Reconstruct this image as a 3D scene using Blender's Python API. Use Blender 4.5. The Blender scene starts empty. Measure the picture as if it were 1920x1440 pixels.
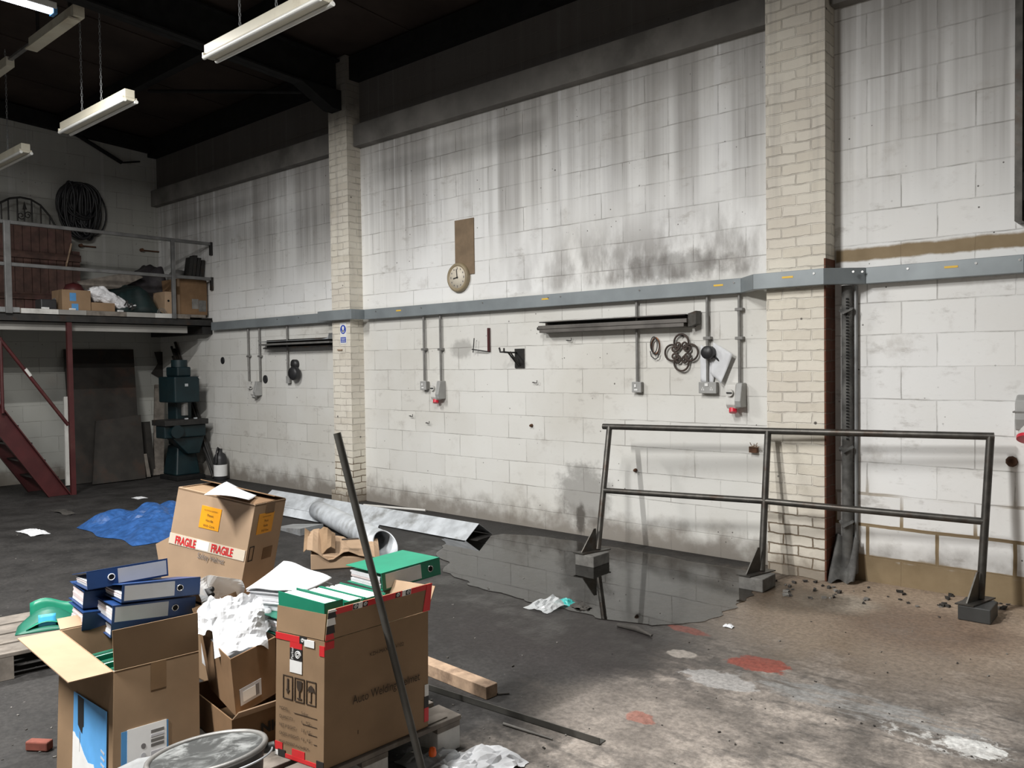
import bpy, bmesh, math, random
from mathutils import Vector, Matrix, noise as mnoise
random.seed(7)
scene = bpy.context.scene
COL = scene.collection
V = Vector

# ------------------------------------------------------------------ camera
FPX, YAW, PITCH, ROLL = 1500.0, -.7118, .0271, -.0136
CAM = V((12.2, -5.934, 1.5946))
_fw = V((math.sin(YAW)*math.cos(PITCH), math.cos(YAW)*math.cos(PITCH), -math.sin(PITCH)))
_r0 = V((math.cos(YAW), -math.sin(YAW), 0)); _u0 = _r0.cross(_fw)
_rt = _r0*math.cos(ROLL) + _u0*math.sin(ROLL)
_up = _u0*math.cos(ROLL) - _r0*math.sin(ROLL)
cd = bpy.data.cameras.new('camera'); co = bpy.data.objects.new('camera', cd); COL.objects.link(co)
cd.sensor_fit = 'HORIZONTAL'; cd.sensor_width = 36; cd.lens = FPX/1920*36; cd.clip_start = .05; cd.clip_end = 100
M = Matrix(((_rt.x, _up.x, -_fw.x, CAM.x), (_rt.y, _up.y, -_fw.y, CAM.y), (_rt.z, _up.z, -_fw.z, CAM.z), (0, 0, 0, 1)))
co.matrix_world = M
scene.camera = co

# survey: where a sight line of the photograph meets a surface of the room
def ray(px, py): return _fw + _rt*((px-960)/FPX) + _up*((720-py)/FPX)
def meet(axis, val, px, py):
    d = ray(px, py); t = (val-CAM[axis])/d[axis]; return CAM + d*t
def F(px, py, z=0.0): return meet(2, z, px, py)            # level plane
def W(px, py, off=0.0): return meet(1, -off, px, py)       # long wall (y = 0), off = distance in front
def B(px, py, x=0.0): return meet(0, x, px, py)            # plane across the hall
def T(px, py, depth): return CAM + ray(px, py)*depth

# ------------------------------------------------------------------ node helper
class G:
    def __init__(s, name):
        s.m = bpy.data.materials.new(name); s.m.use_nodes = True
        s.t = s.m.node_tree; s.n = s.t.nodes; s.l = s.t.links
        s.n.clear(); s.out = s.n.new('ShaderNodeOutputMaterial'); s.b = s.n.new('ShaderNodeBsdfPrincipled')
        s.l.new(s.b.outputs[0], s.out.inputs[0])
        s._pos = None
    def put(s, sock, v):
        if hasattr(v, 'is_linked') or isinstance(v, bpy.types.NodeSocket): s.l.new(v, sock)
        elif v is not None:
            if sock.type == 'RGBA' and isinstance(v, (tuple, list)) and len(v) == 3: v = (*v, 1)
            sock.default_value = v
    def pos(s):
        if s._pos is None:
            g = s.n.new('ShaderNodeNewGeometry'); s._pos = g.outputs['Position']
            q = s.n.new('ShaderNodeSeparateXYZ'); s.l.new(s._pos, q.inputs[0]); s.x, s.y, s.z = q.outputs
        return s._pos
    def obj(s):
        return s.n.new('ShaderNodeTexCoord').outputs['Object']
    def normal_x(s):
        g = s.n.new('ShaderNodeNewGeometry'); q = s.n.new('ShaderNodeSeparateXYZ'); s.l.new(g.outputs['Normal'], q.inputs[0]); return q.outputs
    def math(s, op, a, b=None, c=None, clamp=False):
        n = s.n.new('ShaderNodeMath'); n.operation = op; n.use_clamp = clamp
        s.put(n.inputs[0], a)
        if b is not None: s.put(n.inputs[1], b)
        if c is not None: s.put(n.inputs[2], c)
        return n.outputs[0]
    def mul(s, a, b): return s.math('MULTIPLY', a, b)
    def add(s, a, b): return s.math('ADD', a, b)
    def sub(s, a, b): return s.math('SUBTRACT', a, b)
    def mx(s, a, b): return s.math('MAXIMUM', a, b)
    def inv(s, a): return s.math('SUBTRACT', 1.0, a)
    def ramp(s, v, lo, hi, a=0.0, b=1.0):
        n = s.n.new('ShaderNodeMapRange'); n.interpolation_type = 'SMOOTHSTEP'
        s.put(n.inputs[0], v); s.put(n.inputs[1], lo); s.put(n.inputs[2], hi); s.put(n.inputs[3], a); s.put(n.inputs[4], b); return n.outputs[0]
    def mix(s, f, a, b, mode='MIX'):
        n = s.n.new('ShaderNodeMix'); n.data_type = 'RGBA'; n.blend_type = mode
        s.put(n.inputs[0], f); s.put(n.inputs[6], a); s.put(n.inputs[7], b); return n.outputs[2]
    def comb(s, x, y, z):
        n = s.n.new('ShaderNodeCombineXYZ'); s.put(n.inputs[0], x); s.put(n.inputs[1], y); s.put(n.inputs[2], z); return n.outputs[0]
    def scale(s, v, sc, off=(0, 0, 0)):
        n = s.n.new('ShaderNodeMapping'); s.put(n.inputs[0], v); n.inputs[1].default_value = off; n.inputs[3].default_value = sc; return n.outputs[0]
    def noise(s, v, sc, det=4, rough=.55, dist=0):
        n = s.n.new('ShaderNodeTexNoise'); s.put(n.inputs['Vector'], v); n.inputs['Scale'].default_value = sc
        n.inputs['Detail'].default_value = det; n.inputs['Roughness'].default_value = rough; n.inputs['Distortion'].default_value = dist
        return n.outputs[0]
    def voro(s, v, sc, feat='F1'):
        n = s.n.new('ShaderNodeTexVoronoi'); n.feature = feat; s.put(n.inputs['Vector'], v); n.inputs['Scale'].default_value = sc
        return n.outputs['Distance']
    def brick(s, v, bw, rh, mort, c1, c2, cm, off=.5, smooth=.15):
        n = s.n.new('ShaderNodeTexBrick'); n.offset = off; n.offset_frequency = 2; n.squash = 1
        s.put(n.inputs['Vector'], v); s.put(n.inputs['Color1'], c1); s.put(n.inputs['Color2'], c2); s.put(n.inputs['Mortar'], cm)
        n.inputs['Scale'].default_value = 1; s.put(n.inputs['Mortar Size'], mort); n.inputs['Mortar Smooth'].default_value = smooth
        n.inputs['Bias'].default_value = 0; n.inputs['Brick Width'].default_value = bw; n.inputs['Row Height'].default_value = rh
        return n.outputs['Color'], n.outputs['Fac']
    def bump(s, h, strength=.3, dist=.01):
        n = s.n.new('ShaderNodeBump'); n.inputs['Strength'].default_value = strength; n.inputs['Distance'].default_value = dist
        s.put(n.inputs['Height'], h); s.l.new(n.outputs[0], s.b.inputs['Normal'])
    def ell(s, cx, cy, rx, ry, nz, amp=.35, soft=.12):
        s.pos()
        a = s.math('DIVIDE', s.sub(s.x, cx), rx); b = s.math('DIVIDE', s.sub(s.y, cy), ry)
        d = s.math('SQRT', s.add(s.mul(a, a), s.mul(b, b)))
        d = s.add(d, s.mul(s.sub(nz, .5), amp*2))
        return s.ramp(d, 1+soft, 1-soft)
    def set(s, color=None, rough=None, metal=None, spec=None):
        if color is not None: s.put(s.b.inputs['Base Color'], color)
        if rough is not None: s.put(s.b.inputs['Roughness'], rough)
        if metal is not None: s.put(s.b.inputs['Metallic'], metal)
        if spec is not None: s.put(s.b.inputs['Specular IOR Level'], spec)
        return s.m

def simple(name, c, rough=.6, metal=0.0, var=.25, sc=9.0, dirt=None, bump=0.0, spec=None):
    g = G(name); o = g.obj()
    n1 = g.noise(o, sc, 5); k = g.ramp(n1, .3, .7, 1-var, 1+var*.6)
    col = g.mix(1.0, c, g.comb(k, k, k), 'MULTIPLY')
    if dirt: col = g.mix(g.mul(g.ramp(g.noise(o, sc*.55, 6, .65), .5, .72), .8), col, dirt)
    g.set(col, rough, metal, spec)
    if bump: g.bump(g.noise(o, sc*6, 4), bump, .004)
    return g.m

MAT = {}
def mk(key, *a, **k): MAT[key] = simple(key, *a, **k)
mk('cardboard', (.27, .18, .108), .8, var=.12, sc=5, spec=.2)
mk('cardboard_light', (.40, .28, .185), .8, var=.1, sc=5, spec=.2)
mk('pipe_grime', (.12, .118, .112), .8, var=.5, sc=9, dirt=(.035, .032, .028))
mk('rough_concrete', (.30, .29, .27), .9, var=.2, sc=2)
mk('cardboard_dark', (.20, .122, .067), .85, var=.2, sc=5, spec=.2)
mk('board_core', (.50, .37, .24), .9, var=.2, sc=60, spec=.1)
mk('brown_tape', (.20, .12, .06), .35, var=.1)
mk('red_print', (.62, .025, .03), .5, var=.1)
mk('white_print', (.78, .78, .77), .6, var=.06)
mk('black_print', (.018, .017, .017), .6, var=.1)
mk('brown_print', (.036, .022, .013), .8, var=.15, sc=40)
mk('orange_sticker', (.80, .34, .010), .5, var=.05)
mk('clear_tape', (.66, .58, .47), .3, var=.06)
mk('blue_print', (.08, .26, .52), .5, var=.08)
mk('sky_blue_print', (.12, .40, .80), .5, var=.1)
mk('blue_cover', (.013, .049, .165), .38, var=.1)
mk('grey_label', (.50, .50, .52), .6, var=.06)
mk('green_cover', (.012, .22, .13), .4, var=.1)
mk('dark_green_cover', (.012, .13, .085), .45, var=.15)
mk('paper', (.66, .67, .69), .8, var=.05, sc=20, spec=.15)
mk('paper_pink', (.66, .58, .58), .8, var=.05, sc=20, spec=.15)
mk('paper_mint', (.56, .65, .62), .8, var=.06, sc=20, spec=.15)
mk('page_line', (.17, .16, .16), .8, var=.1)
mk('chrome', (.62, .62, .62), .25, 1.0, var=.1)
mk('dark_steel', (.030, .029, .028), .5, .3, var=.3, dirt=(.06, .035, .02))
mk('rail_steel', (.085, .08, .072), .42, .65, var=.3, sc=14, dirt=(.06, .035, .022))
mk('bar_steel', (.085, .082, .074), .5, .3, var=.2)
mk('galv', (.56, .59, .62), .42, .15, var=.22, sc=7, dirt=(.20, .20, .19))
mk('galv_dull', (.30, .31, .315), .5, .3, var=.3, sc=5, dirt=(.13, .12, .11))
mk('trunking_grey', (.26, .29, .305), .42, .25, var=.14, sc=3)
mk('conduit_grey', (.23, .225, .215), .45, .4, var=.2, sc=12)
mk('plastic_grey', (.34, .34, .33), .45, var=.12)
mk('plastic_light', (.62, .61, .58), .45, var=.1)
mk('plastic_black', (.022, .022, .024), .45, var=.2)
mk('plastic_red', (.62, .012, .035), .4, var=.1)
mk('rail_grey', (.17, .17, .168), .45, .3, var=.25, sc=6)
mk('red_paint', (.065, .012, .013), .45, var=.25, sc=4, dirt=(.08, .03, .025))
mk('channel_grey', (.13, .12, .11), .5, .3, var=.3, sc=5)
mk('scroll_iron', (.055, .038, .030), .7, var=.4, sc=20)
mk('rust', (.10, .045, .022), .85, var=.4, sc=20)
mk('roof_dark', (.040, .029, .024), .9, var=.35, sc=1.2, spec=.2)
mk('soot_steel', (.012, .012, .012), .8, .0, var=.3, spec=.2)
mk('cream_enamel', (.66, .62, .50), .42, var=.10, sc=3, dirt=(.40, .34, .24))
mk('tube_glass', (.80, .80, .76), .2, var=.03)
mk('wood', (.40, .28, .19), .75, var=.25, sc=12, dirt=(.14, .09, .06))
mk('wood_grey', (.20, .175, .15), .85, var=.3, sc=10, dirt=(.08, .065, .05))
mk('wood_brown', (.085, .045, .035), .8, var=.4, sc=7, dirt=(.12, .05, .05))
mk('wood_dark', (.030, .026, .022), .75, var=.3, sc=5, dirt=(.055, .03, .02))
mk('white_paint', (.62, .61, .58), .7, var=.1, sc=5, dirt=(.3, .29, .27))
mk('tarp_blue', (.028, .095, .28), .35, var=.3, sc=16)
mk('tarp_dark', (.035, .030, .034), .6, var=.35, sc=6, dirt=(.075, .07, .07))
mk('tarp_teal', (.006, .018, .018), .6, var=.4, sc=6)
mk('machine_green', (.004, .018, .023), .45, var=.25, sc=5, dirt=(.012, .03, .03))
mk('concrete', (.15, .145, .135), .9, var=.3, sc=12, dirt=(.06, .055, .05))
mk('hardboard', (.23, .165, .105), .85, var=.2, sc=6, dirt=(.15, .11, .075))
mk('clock_face', (.72, .66, .55), .5, var=.06)
mk('clock_rim', (.30, .24, .15), .5, var=.15)
mk('sign_blue', (.03, .07, .42), .4, var=.05)
mk('copper', (.42, .17, .07), .4, .7, var=.2)
mk('bucket_black', (.045, .046, .045), .55, var=.25, sc=6)
mk('bin_liner_white', (.78, .78, .80), .35, var=.06)
mk('debris_dark', (.05, .045, .04), .9, var=.4)
mk('debris_pale', (.20, .19, .175), .9, var=.3)
mk('brick_red', (.22, .065, .045), .9, var=.3, sc=12)
mk('teal_plastic', (.03, .35, .33), .4, var=.1)
mk('blue_card', (.06, .42, .72), .5, var=.05)
mk('orange_plastic', (.85, .13, .01), .4, var=.05)
mk('yellow_card', (.8, .5, .05), .5, var=.05)

def bucket_inside():
    g = G('dusty_plastic'); o = g.obj()
    n = g.ramp(g.noise(o, 9, 6, .65, .8), .46, .66)
    g.set(g.mix(g.mul(n, .75), (.03, .032, .031), (.27, .28, .275)), .7); return g.m
MAT['dusty_plastic'] = bucket_inside()
def clear_film():
    g = G('clear_film'); tr = g.n.new('ShaderNodeBsdfTransparent'); mxn = g.n.new('ShaderNodeMixShader')
    g.set((.62, .64, .65), .18); mxn.inputs[0].default_value = .5
    g.l.new(tr.outputs[0], mxn.inputs[1]); g.l.new(g.b.outputs[0], mxn.inputs[2]); g.l.new(mxn.outputs[0], g.out.inputs[0]); return g.m
MAT['clear_film'] = clear_film()
def lamp_on():
    g = G('lit_diffuser'); e = g.n.new('ShaderNodeEmission'); e.inputs[0].default_value = (.80, .86, 1, 1); e.inputs[1].default_value = 9
    g.l.new(e.outputs[0], g.out.inputs[0]); return g.m
MAT['lit_diffuser'] = lamp_on()
def water():
    g = G('water'); tr = g.n.new('ShaderNodeBsdfTransparent'); tr.inputs[0].default_value = (.62, .60, .56, 1)
    gl = g.n.new('ShaderNodeBsdfGlossy'); gl.inputs['Roughness'].default_value = .02; gl.inputs[0].default_value = (1, 1, 1, 1)
    fr = g.n.new('ShaderNodeFresnel'); fr.inputs[0].default_value = 1.55
    bn = g.n.new('ShaderNodeBump'); bn.inputs['Strength'].default_value = .03; bn.inputs['Distance'].default_value = .002
    g.pos(); g.l.new(g.noise(g._pos, 9, 2), bn.inputs['Height']); g.l.new(bn.outputs[0], gl.inputs['Normal'])
    ms = g.n.new('ShaderNodeMixShader'); g.l.new(fr.outputs[0], ms.inputs[0]); g.l.new(tr.outputs[0], ms.inputs[1]); g.l.new(gl.outputs[0], ms.inputs[2])
    g.l.new(ms.outputs[0], g.out.inputs[0]); return g.m
MAT['water'] = water()

# ---- painted blockwork of the long wall
def wall_mat(axis='x', name='painted_blockwork', back=False):
    g = G(name); p = g.pos()
    u = g.x if axis == 'x' else g.y
    wob = g.mul(g.sub(g.noise(p, 3.0, 3), .5), .02)
    vhi = g.add(g.mul(g.sub(g.z, 2.391), .225/.23), 2.426)
    v = g.mix(g.math('GREATER_THAN', g.z, 2.25), g.z, vhi)
    v = g.add(v, wob)
    vec = g.comb(g.add(g.add(u, .17), wob), g.sub(v, .1761), 0)
    ragged = g.noise(p, 7, 4)
    _, line = g.brick(vec, .45, .225, .0045, (1, 1, 1), (1, 1, 1), (0, 0, 0), smooth=.35)
    blockv, _ = g.brick(vec, .45, .225, .0, (1, 1, 1), (.90, .895, .89), (1, 1, 1))
    crack = g.mul(line, g.ramp(g.noise(p, 2.3, 6, .65), .42, .62, .10, 1.0))
    # paint, streaks of dirty water, soot, painted-in dimness higher up
    base = g.mix(g.ramp(g.noise(p, .9, 3), .35, .7), (.88, .885, .88), (.86, .855, .83))
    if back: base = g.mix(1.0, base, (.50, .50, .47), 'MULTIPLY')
    else:
        lowp = g.mul(g.ramp(g.z, 2.28, 2.2), g.ramp(g.x, 9.9, 9.7))
        base = g.mix(lowp, base, g.mix(g.ramp(g.noise(p, .8, 4), .35, .68), (.72, .715, .685), (.645, .63, .585)))
    base = g.mix(.75, base, blockv, 'MULTIPLY')
    sv = g.comb(g.mul(u, 1.0), 0.0, g.mul(g.z, .055))
    st1 = g.noise(g.scale(sv, (3.2, 1, 1.6)), 1, 4, .6)
    st2 = g.noise(g.scale(sv, (14, 1, 3.0), (3, 0, 0)), 1, 4, .6)
    zed = g.add(g.z, g.mul(g.sub(g.noise(g.scale(p, (1.6, 1.6, .5)), 1, 3), .5), 1.3))
    up = g.ramp(zed, 2.35, 3.4)
    amt = g.mul(g.add(g.mul(g.ramp(st1, .40, .60), .62), g.mul(g.ramp(st2, .42, .66), .38)), up)
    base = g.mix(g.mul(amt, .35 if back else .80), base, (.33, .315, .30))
    if not back:
        dim_grime = g.ramp(g.add(g.z, g.mul(g.sub(g.noise(g.scale(p, (2.2, 2.2, .7)), 1.4, 5, .6), .5), 1.4)), 3.15, 4.35)  # upper wall darkens with height: dirt plus dimness painted into the colour
        base = g.mix(g.mul(dim_grime, .62), base, (.30, .285, .27))
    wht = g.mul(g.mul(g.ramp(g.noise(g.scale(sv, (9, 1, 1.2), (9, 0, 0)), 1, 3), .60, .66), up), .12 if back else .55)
    base = g.mix(wht, base, (.82, .82, .82))
    blot = g.ramp(g.noise(p, 2.6, 6, .65), .56, .74)
    base = g.mix(g.mul(blot, .5), base, (.42, .39, .35))
    scuff = g.mul(g.ramp(g.noise(g.scale(p, (1.0, 1.0, 2.2)), 3.7, 6, .7), .55, .68), g.ramp(g.noise(p, .8, 2), .42, .6))
    base = g.mix(g.mul(scuff, .45), base, (.36, .335, .305))
    fine = g.ramp(g.noise(p, 22, 5, .7), .60, .72)
    base = g.mix(g.mul(fine, .25), base, (.40, .37, .33))
    if not back:
        # soot over the trunking, soot with painted-in shade along the eaves, splashed dirt at the foot
        band = g.mul(g.mul(g.ramp(g.z, 3.05, 2.35), g.ramp(g.z, 2.2, 2.3)), g.mul(g.ramp(g.x, 6.6, 8.2), g.ramp(g.x, 9.75, 9.5)))
        base = g.mix(g.mul(band, g.ramp(g.noise(g.scale(p, (4.5, 4.5, 1.7)), 1, 6, .6), .34, .64, 0, .85)), base, (.22, .205, .19))
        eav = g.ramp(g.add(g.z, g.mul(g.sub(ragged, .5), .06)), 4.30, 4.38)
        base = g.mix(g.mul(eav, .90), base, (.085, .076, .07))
    foot = g.ramp(g.add(g.z, g.mul(g.sub(g.noise(p, 5, 5), .5), .55)), .32, .02)
    base = g.mix(g.mul(foot, .8), base, (.16, .135, .11))
    if not back:                                    # black splash where water came down the wall
        for px_, py_, rx_, rz_, k_ in ((1090, 972, .055, .15, .9), (1095, 930, .30, .30, .55), (865, 655, .16, .10, .4), (1260, 500, .5, .12, .5)):
            c_ = W(px_, py_); a_ = g.math('DIVIDE', g.sub(g.x, c_.x), rx_); b_ = g.math('DIVIDE', g.sub(g.z, c_.z), rz_)
            d_ = g.add(g.math('SQRT', g.add(g.mul(a_, a_), g.mul(b_, b_))), g.mul(g.sub(g.noise(p, 9, 5, .65), .5), 1.6))
            base = g.mix(g.mul(g.ramp(d_, 1.25, .6), k_), base, (.09, .08, .07))
    dots = g.mul(g.ramp(g.voro(p, 5.5), .055, .03), g.ramp(g.noise(p, 1.3, 2), .47, .56))
    dots = g.mx(dots, g.mul(g.ramp(g.voro(p, 13), .09, .06), g.ramp(g.noise(p, 2.0, 3), .54, .6)))
    base = g.mix(g.mul(dots, .9), base, (.07, .06, .055))
    base = g.mix(g.mul(crack, .55), base, (.17, .155, .14))
    if not back:
        right = g.math('GREATER_THAN', g.x, 10.17)
        jag = g.mul(g.sub(ragged, .5), .05)
        zj = g.add(g.z, jag)
        bare = g.mul(g.mul(g.ramp(zj, 2.268, 2.29), g.ramp(zj, 2.385, 2.36)), g.ramp(g.x, 10.17, 10.2))
        low = g.mul(g.ramp(g.add(zj, jag), .20, .16), right)
        _, wide = g.brick(vec, .45, .225, .012, (1, 1, 1), (1, 1, 1), (0, 0, 0), smooth=.1)
        mz = g.add(g.z, g.mul(g.sub(g.noise(p, 1.2, 2), .5), .6))
        joints = g.mul(g.mul(g.ramp(wide, .3, .6), g.ramp(mz, .72, .5)), right)
        brown = g.mix(g.noise(p, 9, 5), (.22, .16, .09), (.34, .26, .16))
        base = g.mix(joints, base, brown)
        base = g.mix(g.mx(bare, low), base, brown)
    h = g.add(g.mul(g.inv(line), 1.0), g.mul(g.noise(p, 30, 5), .35))
    h = g.add(h, g.mul(g.noise(p, 4, 3), .3))
    g.bump(h, .55, .006)
    g.set(base, .72, 0, .3)
    return g.m
mk('dimmed_grimy_concrete', (.20, .19, .175), .85, var=.3, sc=2.2, dirt=(.10, .095, .085))  # lintel colour: grime plus darkening painted in for the dim light there
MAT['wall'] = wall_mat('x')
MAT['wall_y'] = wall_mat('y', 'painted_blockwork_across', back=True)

def brick_mat(name, paint=True):
    g = G(name); p = g.pos()
    nx = g.normal_x()[0]
    u = g.mix(g.math('GREATER_THAN', g.math('ABSOLUTE', nx), .5), g.x, g.add(g.y, .05))
    wob = g.mul(g.sub(g.noise(p, 7, 4), .5), .034)
    vec = g.comb(g.add(g.add(u, .02), wob), g.add(g.z, wob), 0)
    colv, line = g.brick(vec, .215, .075, .006, (1, 1, 1), (.88, .86, .83), (1, 1, 1), smooth=.4)
    if paint:
        base = g.mix(g.ramp(g.noise(p, 1.5, 3), .35, .7), (.76, .72, .63), (.69, .645, .57))
        base = g.mix(.8, base, colv, 'MULTIPLY')
        streak = g.mul(g.ramp(g.noise(g.scale(p, (9, 9, .6)), 1, 4), .5, .7), g.ramp(g.z, 2.2, 3.4))
        base = g.mix(g.mul(streak, .55), base, (.40, .375, .345))
        base = g.mix(g.mul(g.ramp(g.noise(p, 4, 6, .65), .55, .74), .4), base, (.36, .32, .265))
        crack = g.mul(line, g.ramp(g.noise(p, 5, 5, .6), .42, .6, .1, 1))
        base = g.mix(g.mul(crack, .42), base, (.22, .19, .16))
        dots = g.mul(g.ramp(g.voro(p, 6), .09, .05), g.ramp(g.noise(p, 2.1, 2), .5, .58))
        base = g.mix(g.mul(dots, .9), base, (.06, .05, .045))
        base = g.mix(g.mul(g.ramp(g.add(g.z, g.mul(g.sub(g.noise(p, 5, 4), .5), .4)), 4.2, 4.6), .8), base, (.13, .12, .11))
        bare = g.mul(g.ramp(line, .2, .6), g.ramp(g.add(g.z, g.mul(g.sub(g.noise(p, 6, 4), .5), .5)), .58, .42))
        base = g.mix(bare, base, (.20, .155, .11))
        base = g.mix(g.mul(g.ramp(g.add(g.z, g.mul(g.sub(g.noise(p, 8, 4), .5), .3)), .2, .04), .75), base, (.16, .125, .09))
    else:
        base = g.mix(g.noise(p, 11, 4), (.105, .035, .02), (.17, .065, .035))
        base = g.mix(.8, base, colv, 'MULTIPLY')
        base = g.mix(g.mul(line, .8), base, (.15, .10, .07))
        base = g.mix(g.ramp(g.noise(p, 3, 5), .5, .7), base, (.05, .03, .022))
    g.bump(g.add(g.inv(line), g.mul(g.noise(p, 22, 5), .6)), .8, .008)
    g.set(base, .75, 0, .3); return g.m
MAT['brick_painted'] = brick_mat('painted_brickwork')
MAT['brick_bare'] = brick_mat('bare_brickwork', False)

# ---- floor
def floor_mat():
    g = G('stained_concrete'); p = g.pos()
    big = g.noise(p, .9, 5, .6); mid = g.noise(p, 3.2, 6, .65); fine = g.noise(p, 26, 5, .7); grit = g.voro(p, 55)
    dark = g.mix(g.ramp(mid, .3, .7), (.0175, .0165, .0158), (.037, .0345, .033))
    dark = g.mix(g.mul(g.ramp(fine, .62, .74), .5), dark, (.13, .125, .12))
    dark = g.mix(g.mul(g.mul(g.ramp(g.voro(p, 9), .07, .04), .6), g.ramp(g.noise(p, 2.2, 3), .54, .62)), dark, (.15, .14, .13))
    lite = g.mix(g.ramp(mid, .32, .66), (.13, .115, .102), (.37, .325, .285))
    lite = g.mix(g.mul(g.ramp(fine, .56, .72), .55), lite, (.34, .32, .30))
    lite = g.mix(g.mul(g.ramp(g.noise(p, 9, 7, .7), .46, .62), .55), lite, (.10, .09, .082))
    scr = g.noise(g.scale(p, (2.0, 9.0, 1), (0, 0, 0)), 1.6, 6, .65)
    lite = g.mix(g.mul(g.ramp(scr, .5, .68), .6), lite, (.055, .052, .05))
    edge = g.add(g.add(g.x, g.mul(g.sub(big, .5), 1.1)), g.mul(g.sub(mid, .5), .5))
    pale = g.ramp(edge, 9.75, 10.3)
    pale = g.mul(pale, g.ramp(g.add(g.y, g.mul(g.sub(mid, .5), .5)), -.15, -.55))
    col = g.mix(pale, dark, lite)
    # sandy dust by the rail foot, rusty damp, dried plaster spills, old red paint
    def el(px, py, rx, ry, amp=.3, soft=.2, nz=None):
        c = F(px, py); return g.ell(c.x, c.y, rx, ry, nz or mid, amp, soft)
    col = g.mix(g.mul(el(1690, 1160, 1.1, .95, .5, .5), .9), col, (.45, .345, .255))
    col = g.mix(g.mul(el(1740, 1180, .42, .42, .5, .5), .65), col, (.24, .15, .10))
    col = g.mix(g.mul(el(1570, 1130, .22, .22, .5, .4), .8), col, (.58, .51, .42))
    col = g.mix(g.mul(el(1480, 1120, .38, .30, .5, .4), .75), col, (.10, .07, .045))
    col = g.mix(g.mul(el(1180, 1340, .42, .36, .6, .5), .6), col, (.23, .20, .175))
    col = g.mix(g.mul(el(1090, 1190, .9, .55, .5, .5), .6), col, (.030, .024, .024))
    nz2 = g.noise(p, 11, 5, .65)
    col = g.mix(g.mul(el(1425, 1246, .15, .10, .8, .08, nz2), .9), col, (.36, .075, .05))
    col = g.mix(g.mul(el(1290, 1182, .13, .05, .8, .1, nz2), .8), col, (.27, .07, .05))
    col = g.mix(g.mul(el(1200, 1345, .08, .05, .9, .1, nz2), .6), col, (.30, .09, .06))
    col = g.mix(g.mul(el(1350, 1275, .19, .10, .7, .08, nz2), .8), col, (.40, .39, .38))
    col = g.mix(g.mul(el(1278, 1226, .08, .06, .7, .1, nz2), .8), col, (.50, .45, .40))
    col = g.mix(g.mul(el(1825, 1402, .115, .075, 1.0, .06, nz2), .95), col, (.74, .74, .72))
    col = g.mix(g.mul(el(1770, 1385, .30, .16, 1.1, .06, nz2), g.ramp(nz2, .5, .6)), col, (.55, .54, .52))
    col = g.mix(g.mul(el(1600, 1320, .5, .12, .9, .2, nz2), g.ramp(scr, .42, .55)), col, (.30, .295, .285))
    col = g.mix(1.0, col, g.ramp(g.noise(p, 38, 4, .7), .3, .7, .72, 1.22), 'MULTIPLY')
    wet = el(1180, 1110, 2.4, 1.15, .35, .35)
    col = g.mix(g.mul(wet, .45), col, (.016, .0145, .013))
    rough = g.mix(wet, g.ramp(mid, .3, .7, .62, .85), g.ramp(mid, .35, .65, .28, .6))
    g.bump(g.add(g.mul(fine, .6), g.mul(grit, .5)), .35, .006)
    g.set(col, rough, 0, .35); return g.m
MAT['floor'] = floor_mat()

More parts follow.
